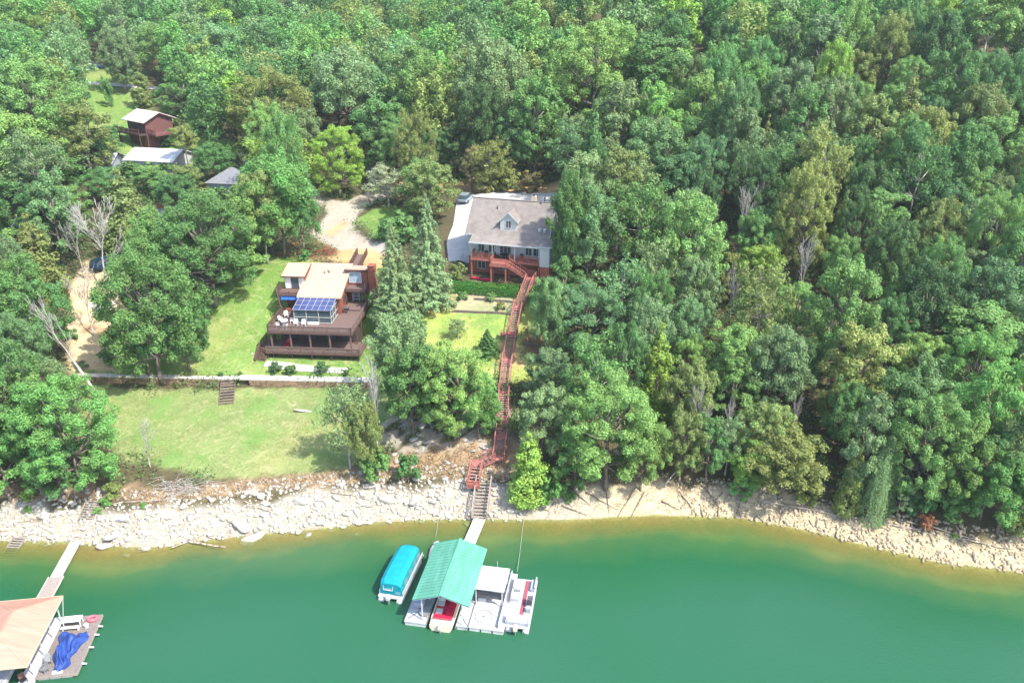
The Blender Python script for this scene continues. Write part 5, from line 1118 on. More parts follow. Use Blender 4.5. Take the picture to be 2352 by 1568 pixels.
# ================================================================== green-roofed dock
DO = (*at(1011, 1366.5, 4.2), 0.0); DR = rad(-10)
def ond(u, v, z=0.0): x, y = wld(DO, DR, u, v); return (x, y, z)
dk = thing('boat_dock', 'floating boat dock with a green ribbed gable roof and a slip for one boat', 'dock', DO, DR)
ro = MB(); RL, zr, ze = 8.55, 4.2, 3.25
for s_ in (-1, 1): ro.slab((0, -.05, zr), (s_ * 2.85, -.05, ze), (s_ * 2.85, RL, ze), (0, RL, zr), .07)
ro = ro.build('roof', 'green_metal', dk)
q = MB()
for s_ in (-1, 1):
    n = 19
    for i in range(n + 1): v = -.04 + (RL + .02) * i / n; q.beam((0, v, zr + .025), (s_ * 2.85, v, ze + .025), .035, .035)
q.build('rib', 'green_metal', ro); MB().beam((0, -.06, zr + .03), (0, RL + .02, zr + .03), .28, .06).build('ridge_cap', 'green_metal', ro)
q = MB()
for v in (0.05, 2.8, 5.6, RL - .1):
    q.beam((0, v, zr - .12), (2.75, v, ze - .1), .08, .12); q.beam((0, v, zr - .12), (-2.75, v, ze - .1), .08, .12); q.beam((-2.7, v, ze - .15), (2.7, v, ze - .15), .06, .08) if v > 1 else None
q.build('truss', 'aluminium', dk)
for v in (.3, 3.0, 5.7, RL - .2):
    for u in (-2.0, 2.0): MB().beam((u, v, .4), (u, v, ze - .1), .09).build('post', 'aluminium', dk)
def floatdeck(nm, parent, u0, u1, v0, v1, z=.5, m='dock_white', foam='float_foam', seams=True, sm='dock_grey'):
    o = MB().box(u0, u1, v0, v1, z - .14, z).build(nm, m, parent); n = max(1, int((u1 - u0) / 1.15)); f = MB(); w_ = (u1 - u0) / n
    for i in range(n): f.box(u0 + w_ * i + .08, u0 + w_ * (i + 1) - .08, v0 + .05, v1 - .05, -.3, z - .145)
    f.build('float', foam, o)
    if seams:
        s = MB(); v = v0 + 1.2
        while v < v1 - .5: s.box(u0 + .02, u1 - .02, v, v + .03, z, z + .006); v += 1.22
        s.build('seam', sm, o)
    return o
floatdeck('left_walkway', dk, -3.75, -1.5, -.2, 8.2); floatdeck('right_walkway', dk, 1.4, 2.58, .1, 8.2); floatdeck('back_walkway', dk, -1.48, 1.38, 6.9, 8.2)
for (a, c) in (((-3.5, .2, .52), (-2.4, 1.6, .52)), ((-2.9, 1.9, .52), (-1.6, .6, .52)), ((1.5, 1.6, .52), (2.5, .3, .52))): MB().beam(a, c, .05).build('brace', 'dark_grey', dk)
bm_ = MB()
for u in (-3.75, -1.5, 1.4, 2.58): bm_.beam((u, -.15, .44), (u, 8.2, .44), .06, .22)
bm_.build('bumper_strip', 'steel', dk)
t = thing('dock_box', 'grey storage locker on the left walkway under the green roof', 'locker', ond(-2.8, 2.6, .5), DR); MB().box(-.5, .5, -.8, .8, 0, .55).build('body', 'dock_grey', t); MB().box(-.54, .54, -.84, .84, .55, .62).build('lid', 'dock_grey', t)
t = thing('inflatable_tub', 'round beige tub with a dark rim beside the red boat at the dock', 'tub', ond(-1.95, 1.15, .5), DR); MB().tube((0, 0, 0), (0, 0, .28), .42, .58, 20).build('body', 'beige', t); MB().tube((0, 0, .28), (0, 0, .31), .6, .6, 20).build('rim', 'steel', t)
# ------------------------------------------------------------------ boats
def outboard(parent, x, y, z, m='hull_white', s=1.0):
    o = MB().loft([[(x + dx * s * w_, y + dy * s * w_, z + z_ * s) for dx, dy in ((-.2, -.32), (.2, -.32), (.22, .2), (-.22, .2))] for z_, w_ in ((.25, .8), (.45, 1.05), (.75, 1.0), (.9, .6))]).build('outboard_motor', m, parent, bevel=.03)
    q = MB(); q.beam((x, y, z - .7 * s), (x, y, z + .3 * s), .1 * s, .2 * s); q.tube((x, y - .3 * s, z - .6 * s), (x, y + .05, z - .6 * s), .06, .08, 8); q.build('lower_unit', 'steel', o)
    return o
def pontoons(t, L, W, m='aluminium', r=.33):
    for s_ in (-1, 1):
        x = s_ * (W / 2 - r); MB().chain([(x, 0, .12), (x, L * .86, .12), (x, L + .1, .3)], [r, r, .06], 14).build('pontoon', m, t, smooth=True)
# teal canopied pontoon boat
tb = thing('pontoon_boat', 'pontoon boat fully enclosed by a bright teal canvas with clear windows', 'boat', (*at(895, 1378, .3), 0), rad(-12.5)); W, L = 2.6, 7.4
pontoons(tb, L, W); MB().box(-W / 2, W / 2, .1, L - .25, .46, .55).build('deck', 'hull_white', tb)
q = MB(); q.box(-W / 2 + .02, -W / 2 + .08, .5, L - .4, .55, 1.05); q.box(W / 2 - .08, W / 2 - .02, .5, L - .4, .55, 1.05); q.build('side_panel', 'hull_white', tb)
def cring(y, w_, top, k=1.0, zb=.62): return [(-w_ / 2, y, zb), (w_ / 2, y, zb), (w_ / 2, y, 1.1), (w_ / 2 * .94, y, top * .86), (w_ / 2 * .6, y, top * .985), (0, y, top), (-w_ / 2 * .6, y, top * .985), (-w_ / 2 * .94, y, top * .86), (-w_ / 2, y, 1.1)]
MB().loft([cring(.5, 2.3, 2.0), cring(.95, 2.42, 2.42), cring(2.4, 2.45, 2.5), cring(4.4, 2.45, 2.48), cring(6.0, 2.35, 2.4), cring(6.75, 2.0, 2.0), cring(7.1, 1.3, 1.3)]).build('canvas_cover', 'teal_canvas', tb, smooth=False)
for y_ in (1.7, 3.1, 4.5, 5.6):
    for s_ in (-1, 1): q = MB(); q.slab((s_ * 1.245, y_ - .5, 1.18), (s_ * 1.245, y_ + .5, 1.18), (s_ * 1.20, y_ + .45, 1.95), (s_ * 1.20, y_ - .45, 1.95), .02); q.build('clear_window', 'clear_vinyl', tb)
MB().slab((-.75, .47, 1.22), (.15, .47, 1.22), (.15, .58, 1.85), (-.75, .58, 1.85), .03).build('rear_window', 'clear_vinyl', tb); q = MB()
for x_ in (-.8, .2): q.beam((x_, .44, 1.18), (x_, .56, 1.9), .06)
q.beam((-.8, .44, 1.18), (.2, .44, 1.18), .06); q.beam((-.8, .56, 1.88), (.2, .56, 1.88), .06); q.build('window_frame', 'hull_white', tb); MB().slab((.5, .47, .8), (1.0, .47, .8), (1.0, .58, 1.85), (.5, .58, 1.85), .03).build('door_flap', 'clear_vinyl', tb)
outboard(tb, 0, -.25, .35, 'hull_white')
# red and white runabout in the slip
rb = thing('speedboat', 'white and cream runabout with a red interior in the slip under the green roof', 'boat', ond(0, -.45), DR); W, L = 2.35, 6.6
def hr(y, w_, z0, z1): return [(0, y, z0), (w_ * .36, y, z0 + .08), (w_ / 2, y, z1 * .55), (w_ / 2, y, z1), (w_ / 2 - .16, y, z1 + .01), (-w_ / 2 + .16, y, z1 + .01), (-w_ / 2, y, z1), (-w_ / 2, y, z1 * .55), (-w_ * .36, y, z0 + .08)]
MB().loft([hr(0, W * .95, -.2, .75), hr(1.2, W, -.22, .85), hr(3.4, W, -.2, .95), hr(5.0, W * .8, -.08, 1.05), hr(6.1, W * .42, .15, 1.12), hr(6.6, .1, .5, 1.15)]).build('hull', 'hull_cream', rb, smooth=False)
MB().box(-W / 2 + .22, W / 2 - .22, .75, 4.2, .80, 1.0).build('cockpit', 'seat_red', rb)
for i, (x_, y_) in enumerate(((-.55, 2.7), (.55, 2.7), (-.5, 1.6), (.5, 1.6))):
    q = MB(); q.box(x_ - .32, x_ + .32, y_ - .3, y_ + .3, 1.0, 1.18); q.box(x_ - .32, x_ + .32, y_ + .2, y_ + .34, 1.18, 1.6) if i < 2 else None; q.build('seat', 'seat_red' if i % 2 else 'hull_white', rb)
MB().box(-W / 2 + .15, W / 2 - .15, .05, .55, .78, .98).build('stern_bench', 'hull_cream', rb); MB().box(-W / 2 + .2, W / 2 - .2, .56, .74, .8, 1.05).build('stern_cushion', 'carpet_red', rb)
MB().slab((-.9, 3.9, 1.05), (.9, 3.9, 1.05), (.8, 4.3, 1.5), (-.8, 4.3, 1.5), .04).build('windscreen', 'glass', rb); outboard(rb, 0, -.2, .3, 'hull_cream', .8)
# white platform with hard canopy
pf = thing('swim_platform', 'broad white floating platform with a flat white canopy beside the green-roofed dock', 'platform', ond(2.66, 0), DR)
floatdeck('platform_deck', pf, 0, 3.5, .15, 8.4, .52, 'white_trim')
MB().box(-.15, 3.0, 3.1, 6.6, 2.62, 2.72).build('canopy', 'white_roof', pf, bevel=.03)
for u in (.1, 2.75):
    for v in (3.3, 6.4): MB().beam((u, v, .52), (u, v, 2.62), .08).build('canopy_post', 'aluminium', pf)
q = MB(); q.box(.05, 2.8, 3.42, 3.46, 1.35, 2.2); q.build('mesh_screen', 'dark_grey', pf); q = MB(); q.box(2.9, 2.95, .4, 8.2, .52, 1.1); r_o = q.build('side_fence', 'aluminium', pf)
MB().box(.2, 1.0, 3.7, 5.8, .52, 1.0).build('bench', 'hull_white', pf); MB().box(1.5, 2.6, 4.6, 5.8, .52, 1.25).build('console', 'steel', pf)
MB().tube((1.6, 6.9, .5), (1.6, 6.9, 3.2), .03, .02, 6).build('light_pole', 'white_frame', pf)
rg = MB(); n = 36
for i in range(n): a = 2 * math.pi * i / n; c = 2 * math.pi * (i + 1) / n; rg.beam((1.2 + .85 * math.cos(a), 1.75 + .85 * math.sin(a), .56), (1.2 + .85 * math.cos(c), 1.75 + .85 * math.sin(c), .56), .05)
rg.build('hatch_ring', 'steel', pf); MB().tube((1.2, 1.75, .52), (1.2, 1.75, .60), .12, .12, 12).build('hatch_handle', 'steel', pf)
# small white pontoon boat with red aisle
wb = thing('pontoon_boat', 'open white pontoon boat with a red carpet aisle moored at the right of the platform', 'boat', ond(7.35, .7), rad(-9)); W, L = 2.35, 7.1
pontoons(wb, L, W, 'hull_white'); MB().box(-W / 2, W / 2, .1, L - .1, .46, .56).build('deck', 'hull_white', wb)
MB().box(-.05, .38, 1.9, L - .3, .56, .575).build('carpet_aisle', 'carpet_red', wb)
for x0_, x1_, y0_, y1_ in ((-1.15, -.35, 3.6, 4.6), (-1.15, -.35, 5.0, 6.6), (.6, 1.15, 5.2, 6.7), (-1.1, 1.1, .4, 1.2)):
    q = MB().box(x0_, x1_, y0_, y1_, .56, .95).build('bench_seat', 'dock_grey' if y0_ > 4.9 else 'dock_white', wb, bevel=.04); e = x0_ if x0_ < -.5 else x1_ - .12
    MB().box(e, e + .12, y0_, y1_, .95, 1.3).build('backrest', 'hull_white', q)
MB().box(.55, 1.1, 3.1, 3.8, .56, 1.35).build('console', 'dark_grey', wb); MB().tube((.8, 3.0, 1.3), (.8, 2.95, 1.35), .2, .2, 14).build('steering_wheel', 'black', wb)
MB().box(.6, 1.0, 2.2, 2.7, .56, 1.1).build('helm_seat', 'dock_grey', wb)
q = MB()
for s_ in (-1, 1):
    x = s_ * (W / 2 - .04); q.beam((x, .2, 1.2), (x, L - .3, 1.2), .04); q.beam((x, .2, .9), (x, L - .3, .9), .03)
    for i in range(7): q.beam((x, .2 + i * (L - .5) / 6, .56), (x, .2 + i * (L - .5) / 6, 1.2), .04)
q.build('rail', 'hull_white', wb)
MB().box(-1.17, -1.12, 3.3, 5.0, .6, 1.1).build('side_panel', 'dark_grey', wb); outboard(wb, -.1, -.25, .3, 'hull_cream', 1.0)
# jet ski at the back of the left walkway
js = thing('jet_ski', 'white jet ski tied at the back left corner of the green-roofed dock', 'jet ski', ond(-3.4, 9.1), DR + rad(4))
def jr(y, w_, z1): return [(0, y, 0), (w_ / 2, y, .25), (w_ / 2, y, z1 * .7), (w_ * .25, y, z1), (-w_ * .25, y, z1), (-w_ / 2, y, z1 * .7), (-w_ / 2, y, .25)]
MB().loft([jr(0, 1.0, .55), jr(.8, 1.2, .6), jr(1.8, 1.2, .75), jr(2.6, .9, .8), jr(3.1, .25, .6)]).build('hull', 'hull_white', js, smooth=True); MB().box(-.2, .2, .3, 1.6, .6, .9).build('seat', 'dock_grey', js, bevel=.05); MB().beam((-.4, 1.85, 1.05), (.4, 1.85, 1.05), .06).build('handlebar', 'black', js)
# mooring lines
for p0, p1, z1, lb in (((1006, 1192), (1000, 1234), 1.0, 'thin mooring cable from the shore to the back left of the dock'), ((1203, 1194), (1188, 1312), .6, 'thin mooring cable from the shore to the white platform')):
    a = atg(p0[0], p0[1] - 4, .1); c = Vector((*at(*p1, z1), z1)); q = MB(); pr_ = a
    for i in range(1, 9): f = i / 8; p = a.lerp(c, f) - Vector((0, 0, .35 * math.sin(math.pi * f) if f < 1 else 0)); p.z = max(p.z, .03); q.tube(pr_, p, .022, .022, 5, False); pr_ = p
    tag(q.build('mooring_cable', 'rope'), lb, 'cable')
# ================================================================== salmon-roofed dock at the left
EO = (*at(61.6, 1528.5, 3.3), 0.0); ER = rad(8.0)
def one_(u, v, z=0.0): x, y = wld(EO, ER, u, v); return (x, y, z)
sd_ = thing('boat_dock', 'floating boat dock with a salmon hipped metal roof at the lower left corner', 'dock', EO, ER)
W2, L2, z0, z1 = 6.0, 8.75, 3.3, 4.75
q = MB(); q.add([(0, 0, z0), (-W2, 0, z0), (-W2, L2, z0), (0, L2, z0), (-W2 / 2, 2.5, z1), (-W2 / 2, 5.6, z1)], [(0, 4, 1), (0, 3, 5, 4), (3, 2, 5), (1, 4, 5, 2)])
q.add([(0, 0, z0 - .12), (-W2, 0, z0 - .12), (-W2, L2, z0 - .12), (0, L2, z0 - .12)], [(0, 1, 2, 3)]); so_ = q.build('roof', 'salmon_metal', sd_)
q = MB()
for a, c in (((0, 0, z0), (-W2 / 2, 2.5, z1)), ((-W2, 0, z0), (-W2 / 2, 2.5, z1)), ((0, L2, z0), (-W2 / 2, 5.6, z1)), ((-W2, L2, z0), (-W2 / 2, 5.6, z1)), ((-W2 / 2, 2.5, z1), (-W2 / 2, 5.6, z1))): q.beam(a, c, .14, .05)
q.build('hip_cap', 'salmon_metal', so_); q = MB()
for a, c in (((.02, -.02, z0 - .06), (.02, L2, z0 - .06)), ((-W2, -.03, z0 - .06), (0, -.03, z0 - .06)), ((-W2, L2 + .03, z0 - .06), (0, L2 + .03, z0 - .06))): q.beam(a, c, .05, .18)
q.build('fascia', 'beige', so_)
for v in (1.6, 4.0, 6.2, L2 - .4):
    for u in (-.62, -W2 + .4): MB().beam((u, v, .4), (u, v, z0 - .1), .08).build('post', 'aluminium', sd_)
floatdeck('side_walkway', sd_, -1.75, -.5, .2, 9.0, .5, 'white_trim'); floatdeck('front_slip_deck', sd_, -5.9, -1.8, 6.9, 8.7, .48, 'dock_white')
MB().beam((.02, L2 - .1, z0 - .1), (-.55, L2 - .1, .5), .05).build('brace', 'white_frame', sd_)
wd = MB(); u0, u1, v0, v1 = -.42, 3.1, 1.35, 8.8
n = 38
for i in range(n): a = v0 + (v1 - v0) * i / n; wd.box(u0, u1, a, a + (v1 - v0) / n - .02, .44, .5)
wp = thing('wooden_platform', 'weathered wooden swim platform floating beside the salmon-roofed dock', 'platform', EO, ER); wd.build('decking', 'platform_wood', wp)
q = MB(); q.beam((u0, v0, .36), (u1, v0, .36), .08, .24); q.beam((u1, v0, .36), (u1, v1, .36), .08, .24); q.beam((u0, v1, .36), (u1, v1, .36), .08, .24); q.build('edge_beam', 'grey_wood', wp)
for i in range(3): MB().box(u0 + .1 + i * 1.0, u0 + 1.0 + i * 1.0, v0 + .1, v1 - .1, -.3, .36).build('float', 'float_foam', wp)
for i, v in enumerate((2.6, 4.6, 6.2, 7.3)): t_ = MB(); t_.tube((u1 + .02, v, .4), (u1 + .45, v, .32), .10, .08, 10); t_.build('bumper', 'hull_white', wp)
# items on the wooden platform
t = thing('white_table', 'white rectangular table at the back of the wooden platform', 'table', one_(.75, 7.75, .5), ER); MB().box(-.85, .85, -.42, .42, .68, .74).build('tabletop', 'chair_white', t)
for x_ in (-.75, .75):
    for y_ in (-.35, .35): MB().beam((x_, y_, 0), (x_, y_, .68), .06).build('leg', 'chair_white', t)
t = thing('white_bench', 'low white bench in front of the white table on the wooden platform', 'bench', one_(.75, 6.95, .5), ER); MB().box(-.85, .85, -.15, .15, .36, .42).build('seat', 'chair_white', t)
for x_ in (-.7, .7): MB().beam((x_, 0, 0), (x_, 0, .38), .08, .2).build('leg', 'chair_white', t)
t = thing('pool_float', 'pink pool float ring on the back right corner of the wooden platform', 'pool float', one_(2.35, 8.2, .58), ER); q = MB(); n = 20
for i in range(n):
    a = 2 * math.pi * i / n; c = 2 * math.pi * (i + 1) / n; q.tube((.42 * math.cos(a), .34 * math.sin(a), .05), (.42 * math.cos(c), .34 * math.sin(c), .05), .13, .13, 8, False)
q.build('ring', 'pink', t, smooth=True)
t = thing('white_bucket', 'small white bucket beside the pink float on the wooden platform', 'bucket', one_(2.1, 7.2, .5), ER); MB().tube((0, 0, 0), (0, 0, .35), .15, .2, 14).build('body', 'chair_white', t); MB().tube((0, 0, .35), (0, 0, .37), .22, .22, 14).build('lid', 'chair_white', t)
# crumpled blue tarp
rr = np.random.default_rng(3); n = 46; U, V_ = np.meshgrid(np.linspace(0, 1, n), np.linspace(0, 1, n)); 
X_ = .0 + .95 * (1 - V_) ** 1.5 * .9 + .18 * np.sin(V_ * 11) + U * (2.7 - 1.8 * (1 - V_) ** 1.3 + .15 * np.sin(V_ * 17)); Y_ = 1.75 + V_ * 4.6 + .25 * np.sin(U * 7)
Zh = .04 + .75 * np.clip(np.minimum(U, 1 - U) * 4, 0, 1) * np.clip(np.minimum(V_, 1 - V_) * 5, 0, 1) * (.55 + .45 * np.sin(U * 9 + V_ * 4) * np.cos(V_ * 7)) + .26 * np.abs(np.sin(U * 13 + V_ * 9 + 2 * np.sin(V_ * 9 + U * 3))) * np.clip(np.minimum(U, 1 - U) * 8, 0, 1)
me = npmesh('blue_tarp', np.stack([X_, Y_, Zh], -1).reshape(-1, 3), np.array([(j * n + i, j * n + i + 1, (j + 1) * n + i + 1, (j + 1) * n + i) for j in range(n - 1) for i in range(n - 1)]), M['blue_tarp']); o = D.objects.new('blue_tarp', me); COL.objects.link(o); o.location = (EO[0], EO[1], .5); o.rotation_euler = (0, 0, ER); tag(o, 'crumpled bright blue tarpaulin heaped on the wooden platform', 'tarpaulin')
md = o.modifiers.new('t', 'SOLIDIFY'); md.thickness = .02; md.offset = 1
t = thing('white_cushion', 'white cushion at the narrow front end of the blue tarpaulin', 'cushion', one_(1.35, 1.65, .5), ER); MB().box(-.45, .45, -.16, .16, 0, .18).build('pad', 'chair_white', t, bevel=.05)
dc0 = make_chair('patio_chair', 'grey patio chair left of the blue tarpaulin, nearer the table', 'steel', one_(.15, 2.9, .5), ER + .4, 'grey patio chairs on the wooden platform')
dup(dc0, one_(.2, 1.9, .5), ER - .5, 'grey patio chair at the front left corner of the wooden platform')
# boat stored under the salmon roof
bt = thing('covered_boat', 'white boat whose stern shows under the front edge of the salmon roof', 'boat', one_(-3.9, .1), ER); W = 2.4
MB().loft([hr(0, W * .95, -.2, .8), hr(1.2, W, -.22, .85), hr(3.4, W, -.2, .95), hr(5.0, W * .8, -.08, 1.05), hr(6.1, W * .42, .15, 1.12), hr(6.6, .1, .5, 1.15)]).build('hull', 'hull_white', bt)
MB().box(-.95, .95, .3, 3.8, .84, 1.0).build('cover', 'dock_grey', bt); outboard(bt, 0, -.2, .3, 'hull_white', .8)
t = thing('patio_chair', 'dark folded chair at the front corner post of the salmon-roofed dock', 'chair', one_(-1.2, .9, .5), ER + .8); MB().box(-.25, .25, -.25, .25, .4, .45).build('seat', 'black', t); MB().slab((-.25, .22, .45), (.25, .22, .45), (.25, .35, .95), (-.25, .35, .95), .04).build('backrest', 'maroon_siding', t)
for x_ in (-.22, .22):
    for y_ in (-.2, .2): MB().beam((x_, y_, 0), (x_, y_, .4), .05).build('leg', 'black', t)
# left gangway
g0 = Vector((*at(174, 1243, .5), .5)); g1_ = Vector((*at(129, 1324, .5), .5)); g2 = Vector((*at(100, 1376, .5), .5))
gw = thing('gangway', 'long narrow gangway, white then bare wood, from the white rocks to the salmon-roofed dock', 'gangway', tuple(g0))
for a, c, m_, nm_ in ((g0, g1_, 'white_roof', 'white_span'), (g1_, g2, 'grey_wood', 'wooden_span')):
    d = c - a; n_ = Vector((-d.y, d.x, 0)).normalized(); w_ = .5 if m_ == 'white_roof' else .72; a = a - g0; q = MB(); q.slab(a - n_ * w_, a + n_ * w_, a + n_ * w_ + d, a - n_ * w_ + d, .1); so_ = q.build(nm_, m_, gw)
    q = MB()
    for k in (-1, 1): q.beam(a + n_ * k * (w_ + .03), a + n_ * k * (w_ + .03) + d, .06, .2)
    q.build('side_beam', 'pale_slab', so_)
# ================================================================== rocks, logs, bushes
def rock_mesh(seed, ax, ay, az, n=15):
    r = random.Random(seed); bm = bmesh.new()
    for i in range(n):
        v = Vector((r.gauss(0, 1), r.gauss(0, 1), r.gauss(0, 1))).normalized(); bm.verts.new((v.x * ax * r.uniform(.75, 1), v.y * ay * r.uniform(.75, 1), v.z * az * r.uniform(.8, 1)))
    bmesh.ops.convex_hull(bm, input=bm.verts)
    for v in [v for v in bm.verts if not v.link_faces]: bm.verts.remove(v)
    bmesh.ops.bevel(bm, geom=list(bm.edges), offset=.05, segments=1, affect='EDGES', profile=.5)
    me = D.meshes.new('rock'); bm.to_mesh(me); bm.free(); return me
RK = []; RT = []
for i in range(10): me = rock_mesh(100 + i, .75, .55, .30, 16); me.materials.append(M['rock']); RK.append(me)
for i in range(8): me = rock_mesh(200 + i, .26, .75, .30, 14); me.materials.append(M['tan_rock']); RT.append(me)
rr = random.Random(21)
def put_rock(me, x, y, s, rz, lb, grp, nm='boulder', tz=0.0, tilt=.25, zoff=.0):
    o = D.objects.new(nm, me); COL.objects.link(o); o.location = (x, y, float(gz(x, y)) + zoff); o.rotation_euler = (rr.uniform(-tilt, tilt) + tz, rr.uniform(-tilt, tilt), rz); o.scale = (s * rr.uniform(.8, 1.25), s * rr.uniform(.8, 1.25), s * rr.uniform(.7, 1.2)); return tag(o, lb, 'rock', grp)
n_ = 0; placed = []
while n_ < 165:
    x = rr.uniform(-66, 1.5); s = rr.uniform(-.6, 4.9) if rr.random() < .9 else rr.uniform(-3.5, 0); y = float(np.interp(x, SHX, SHY)) + s; sc = rr.uniform(.45, 1.2) * (1.9 if rr.random() < .16 else 1)
    if any((x - a) ** 2 + (y - b) ** 2 < ((sc + c) * .48) ** 2 for a, b, c in placed) and rr.random() < .85: continue
    px, py, _ = proj(x, y, hz(x, y))
    if 1075 < px < 1130: continue
    placed.append((x, y, sc))
    if s < -.8: lb, gp = 'pale boulder lying under the shallow green water off the left bank', 'boulders under the shallow water'
    elif px < 170: lb, gp = 'white limestone slab on the bank left of the left gangway', 'white slabs left of the left gangway'
    elif px < 560: lb, gp = 'angular white limestone boulder on the bank between the left gangway and the brush pile', 'white boulders right of the left gangway'
    elif px < 860: lb, gp = 'angular white limestone boulder on the bank below the middle of the lower lawn', 'white boulders below the lower lawn'
    else: lb, gp = 'angular white limestone boulder on the bank just left of the grey bank steps', 'white boulders left of the grey bank steps'
    put_rock(RK[n_ % 10], x, y, sc, rr.uniform(0, 6.28), lb, gp); n_ += 1
n_ = 0
while n_ < 34:   # rocks on the shaded slope left of the red stairs
    px, py = rr.uniform(880, 1120), rr.uniform(965, 1100); p = atg(px, py)
    if 1070 < px and py > 1040: continue
    put_rock(RK[n_ % 10], p.x, p.y, rr.uniform(.5, 1.15), rr.uniform(0, 6.28), 'grey-white rock on the shaded slope left of the lower red stairs', 'rocks on the slope left of the red stairs', tz=-.15); n_ += 1
n_ = 0
while n_ < 92:   # upright tan slabs along the right bank
    x = rr.uniform(22, 58); s = rr.uniform(-.4, 4.0); y = float(np.interp(x, SHX, SHY)) + s
    put_rock(RT[n_ % 8], x, y, rr.uniform(.6, 1.25), rr.uniform(-.45, .25), 'tan upright rock slab in the jagged row along the right bank', 'tan slabs of the right bank', 'rock_slab', tz=.35, tilt=.2); n_ += 1
for px, py, s, lb in ((860, 772, 1.1, 'pale boulder right of the upper deck of the brown house'), (852, 832, 1.0, 'pale boulder at the right end of the stone wall'), (848, 800, .7, 'small pale boulder on the grass right of the lower deck'), (580, 812, .5, 'small white stone on the lawn left of the lower deck')):
    p = atg(px, py); put_rock(RK[int(px) % 10], p.x, p.y, s, rr.uniform(0, 6), lb, None)
p = atg(705, 943); o = put_rock(RK[3], p.x, p.y, 1.0, .1, 'long flat white rock showing through the lower lawn', None, 'rock_slab'); o.scale = (3.0, .9, .35)
p = atg(690, 930); o = put_rock(RK[5], p.x, p.y, .7, .1, 'smaller flat rock showing through the lower lawn behind the long one', None, 'rock_slab', zoff=-.12); o.scale = (2.0, .7, .25)
x, y = at(238, 1252, .2); o = put_rock(RK[1], x, y, 2.0, .3, 'big pointed cream boulder at the waterline right of the left gangway', None); o.scale = (1.7, 1.1, 1.3); o.location.z = .15
# gravel and small rubble between the boulders
def rubble(nm, n, x0, x1, s0, s1, m, lb, sz=(.05, .2)):
    V = []; Fc = []; base = np.array([(1, 0, 0), (0, 1, 0), (-1, 0, 0), (0, -1, 0), (0, 0, .8), (0, 0, -.8)]); tri = np.array([(0, 1, 4), (1, 2, 4), (2, 3, 4), (3, 0, 4), (1, 0, 5), (2, 1, 5), (3, 2, 5), (0, 3, 5)])
    x = rng.uniform(x0, x1, n); s = rng.uniform(s0, s1, n); y = np.interp(x, SHX, SHY) + s; z = gz(x, y)
    for i in range(n):
        k = rng.uniform(*sz); a = rng.uniform(0, 6.28); b_ = base * k * rng.uniform(.6, 1.5, (1, 3)) * rng.uniform(.8, 1.2, (6, 1)); ca_, sa_ = math.cos(a), math.sin(a)
        V.append(np.stack([b_[:, 0] * ca_ - b_[:, 1] * sa_ + x[i], b_[:, 0] * sa_ + b_[:, 1] * ca_ + y[i], b_[:, 2] + z[i]], 1)); Fc.append(tri + 6 * i)
    o = D.objects.new(nm, npmesh(nm, np.concatenate(V), np.concatenate(Fc), M[m])); COL.objects.link(o); tag(o, lb, 'rubble', kind='stuff')
rubble('rubble', 2600, -68, 1, -.3, 6.4, 'rock', 'small white rubble filling the bank between the big boulders', (.08, .34))
rubble('rubble', 1500, 20, 60, -.3, 4.6, 'tan_rock', 'small tan rubble between the upright slabs of the right bank', (.07, .3))
rubble('pebbles', 900, 3, 22, .2, 5.0, 'tan_rock', 'loose stones on the sandy bank right of the grey steps', (.03, .12))
# logs
def log(px0, py0, px1, py1, r0, r1, lb, m='driftwood', nm='log', up0=.12, up1=.12, w0=None, w1=None, br=0, cat='log'):
    a = w0 or atg(px0, py0, up0); c = w1 or atg(px1, py1, up1); t = MB(); n = 6; pts = []; rs = []
    for i in range(n + 1):
        f = i / n; p = a.lerp(c, f); g = float(gz(p.x, p.y)); 
        if w0 is None: p.z = max(g, -.02) + .12 + r0 * .5
        pts.append(p + Vector((0, rr.uniform(-.05, .05), 0)) - a); rs.append(r0 + (r1 - r0) * f)
    t.chain(pts, rs, 8)
    for k in range(br):
        i = rr.randint(1, n - 1); d = Vector((rr.uniform(-1, 1), rr.uniform(-1, 1), rr.uniform(.1, .5))).normalized() * rr.uniform(.5, 1.6); t.tube(pts[i], pts[i] + d, r1 * .6, .012, 5); t.tube(pts[i] + d * .5, pts[i] + d * .5 + Vector((d.y, -d.x, .2)) * .5, r1 * .4, .01, 4)
    o = t.build(nm, m, smooth=True); o.location = a; return tag(o, lb, cat)
log(1740, 1148, 2115, 1217, .13, .08, 'long thin driftwood log lying along the top of the right bank', m='driftwood')
log(1850, 1162, 1945, 1190, .09, .05, 'shorter driftwood log beside the long one on the right bank')
log(1990, 1190, 2140, 1228, .08, .05, 'thin driftwood pole over the tan slabs at the right')
log(1690, 1150, 1800, 1172, .09, .05, 'grey driftwood log below the olive shoreline tree', br=2)
log(2080, 1196, 2250, 1240, .10, .06, 'driftwood log lying over the jagged slabs near the right edge')
log(2170, 1225, 2330, 1262, .09, .05, 'last driftwood log of the right bank, close to the picture edge', br=2)
log(1180, 1150, 1260, 1172, .08, .05, 'bleached log on the sand right of the grey bank steps', br=3)
log(560, 1150, 640, 1182, .08, .05, 'bleached log among the white rocks below the lawn', br=2)
log(760, 1130, 850, 1148, .08, .05, 'bleached log high on the white rocks left of the leafless tree', br=2)
log(40, 1200, 130, 1180, .08, .05, 'bleached log on the white slabs at the far left', br=2)
log(430, 1244, 520, 1268, .12, .06, 'driftwood trunk reaching into the water from the white rocks', br=3)
log(395, 1262, 440, 1240, .08, .05, 'short driftwood branch crossing the waterline trunk')
log(250, 1160, 450, 1148, .07, .04, 'thin weathered pole lying across the rocks below the brush pile')
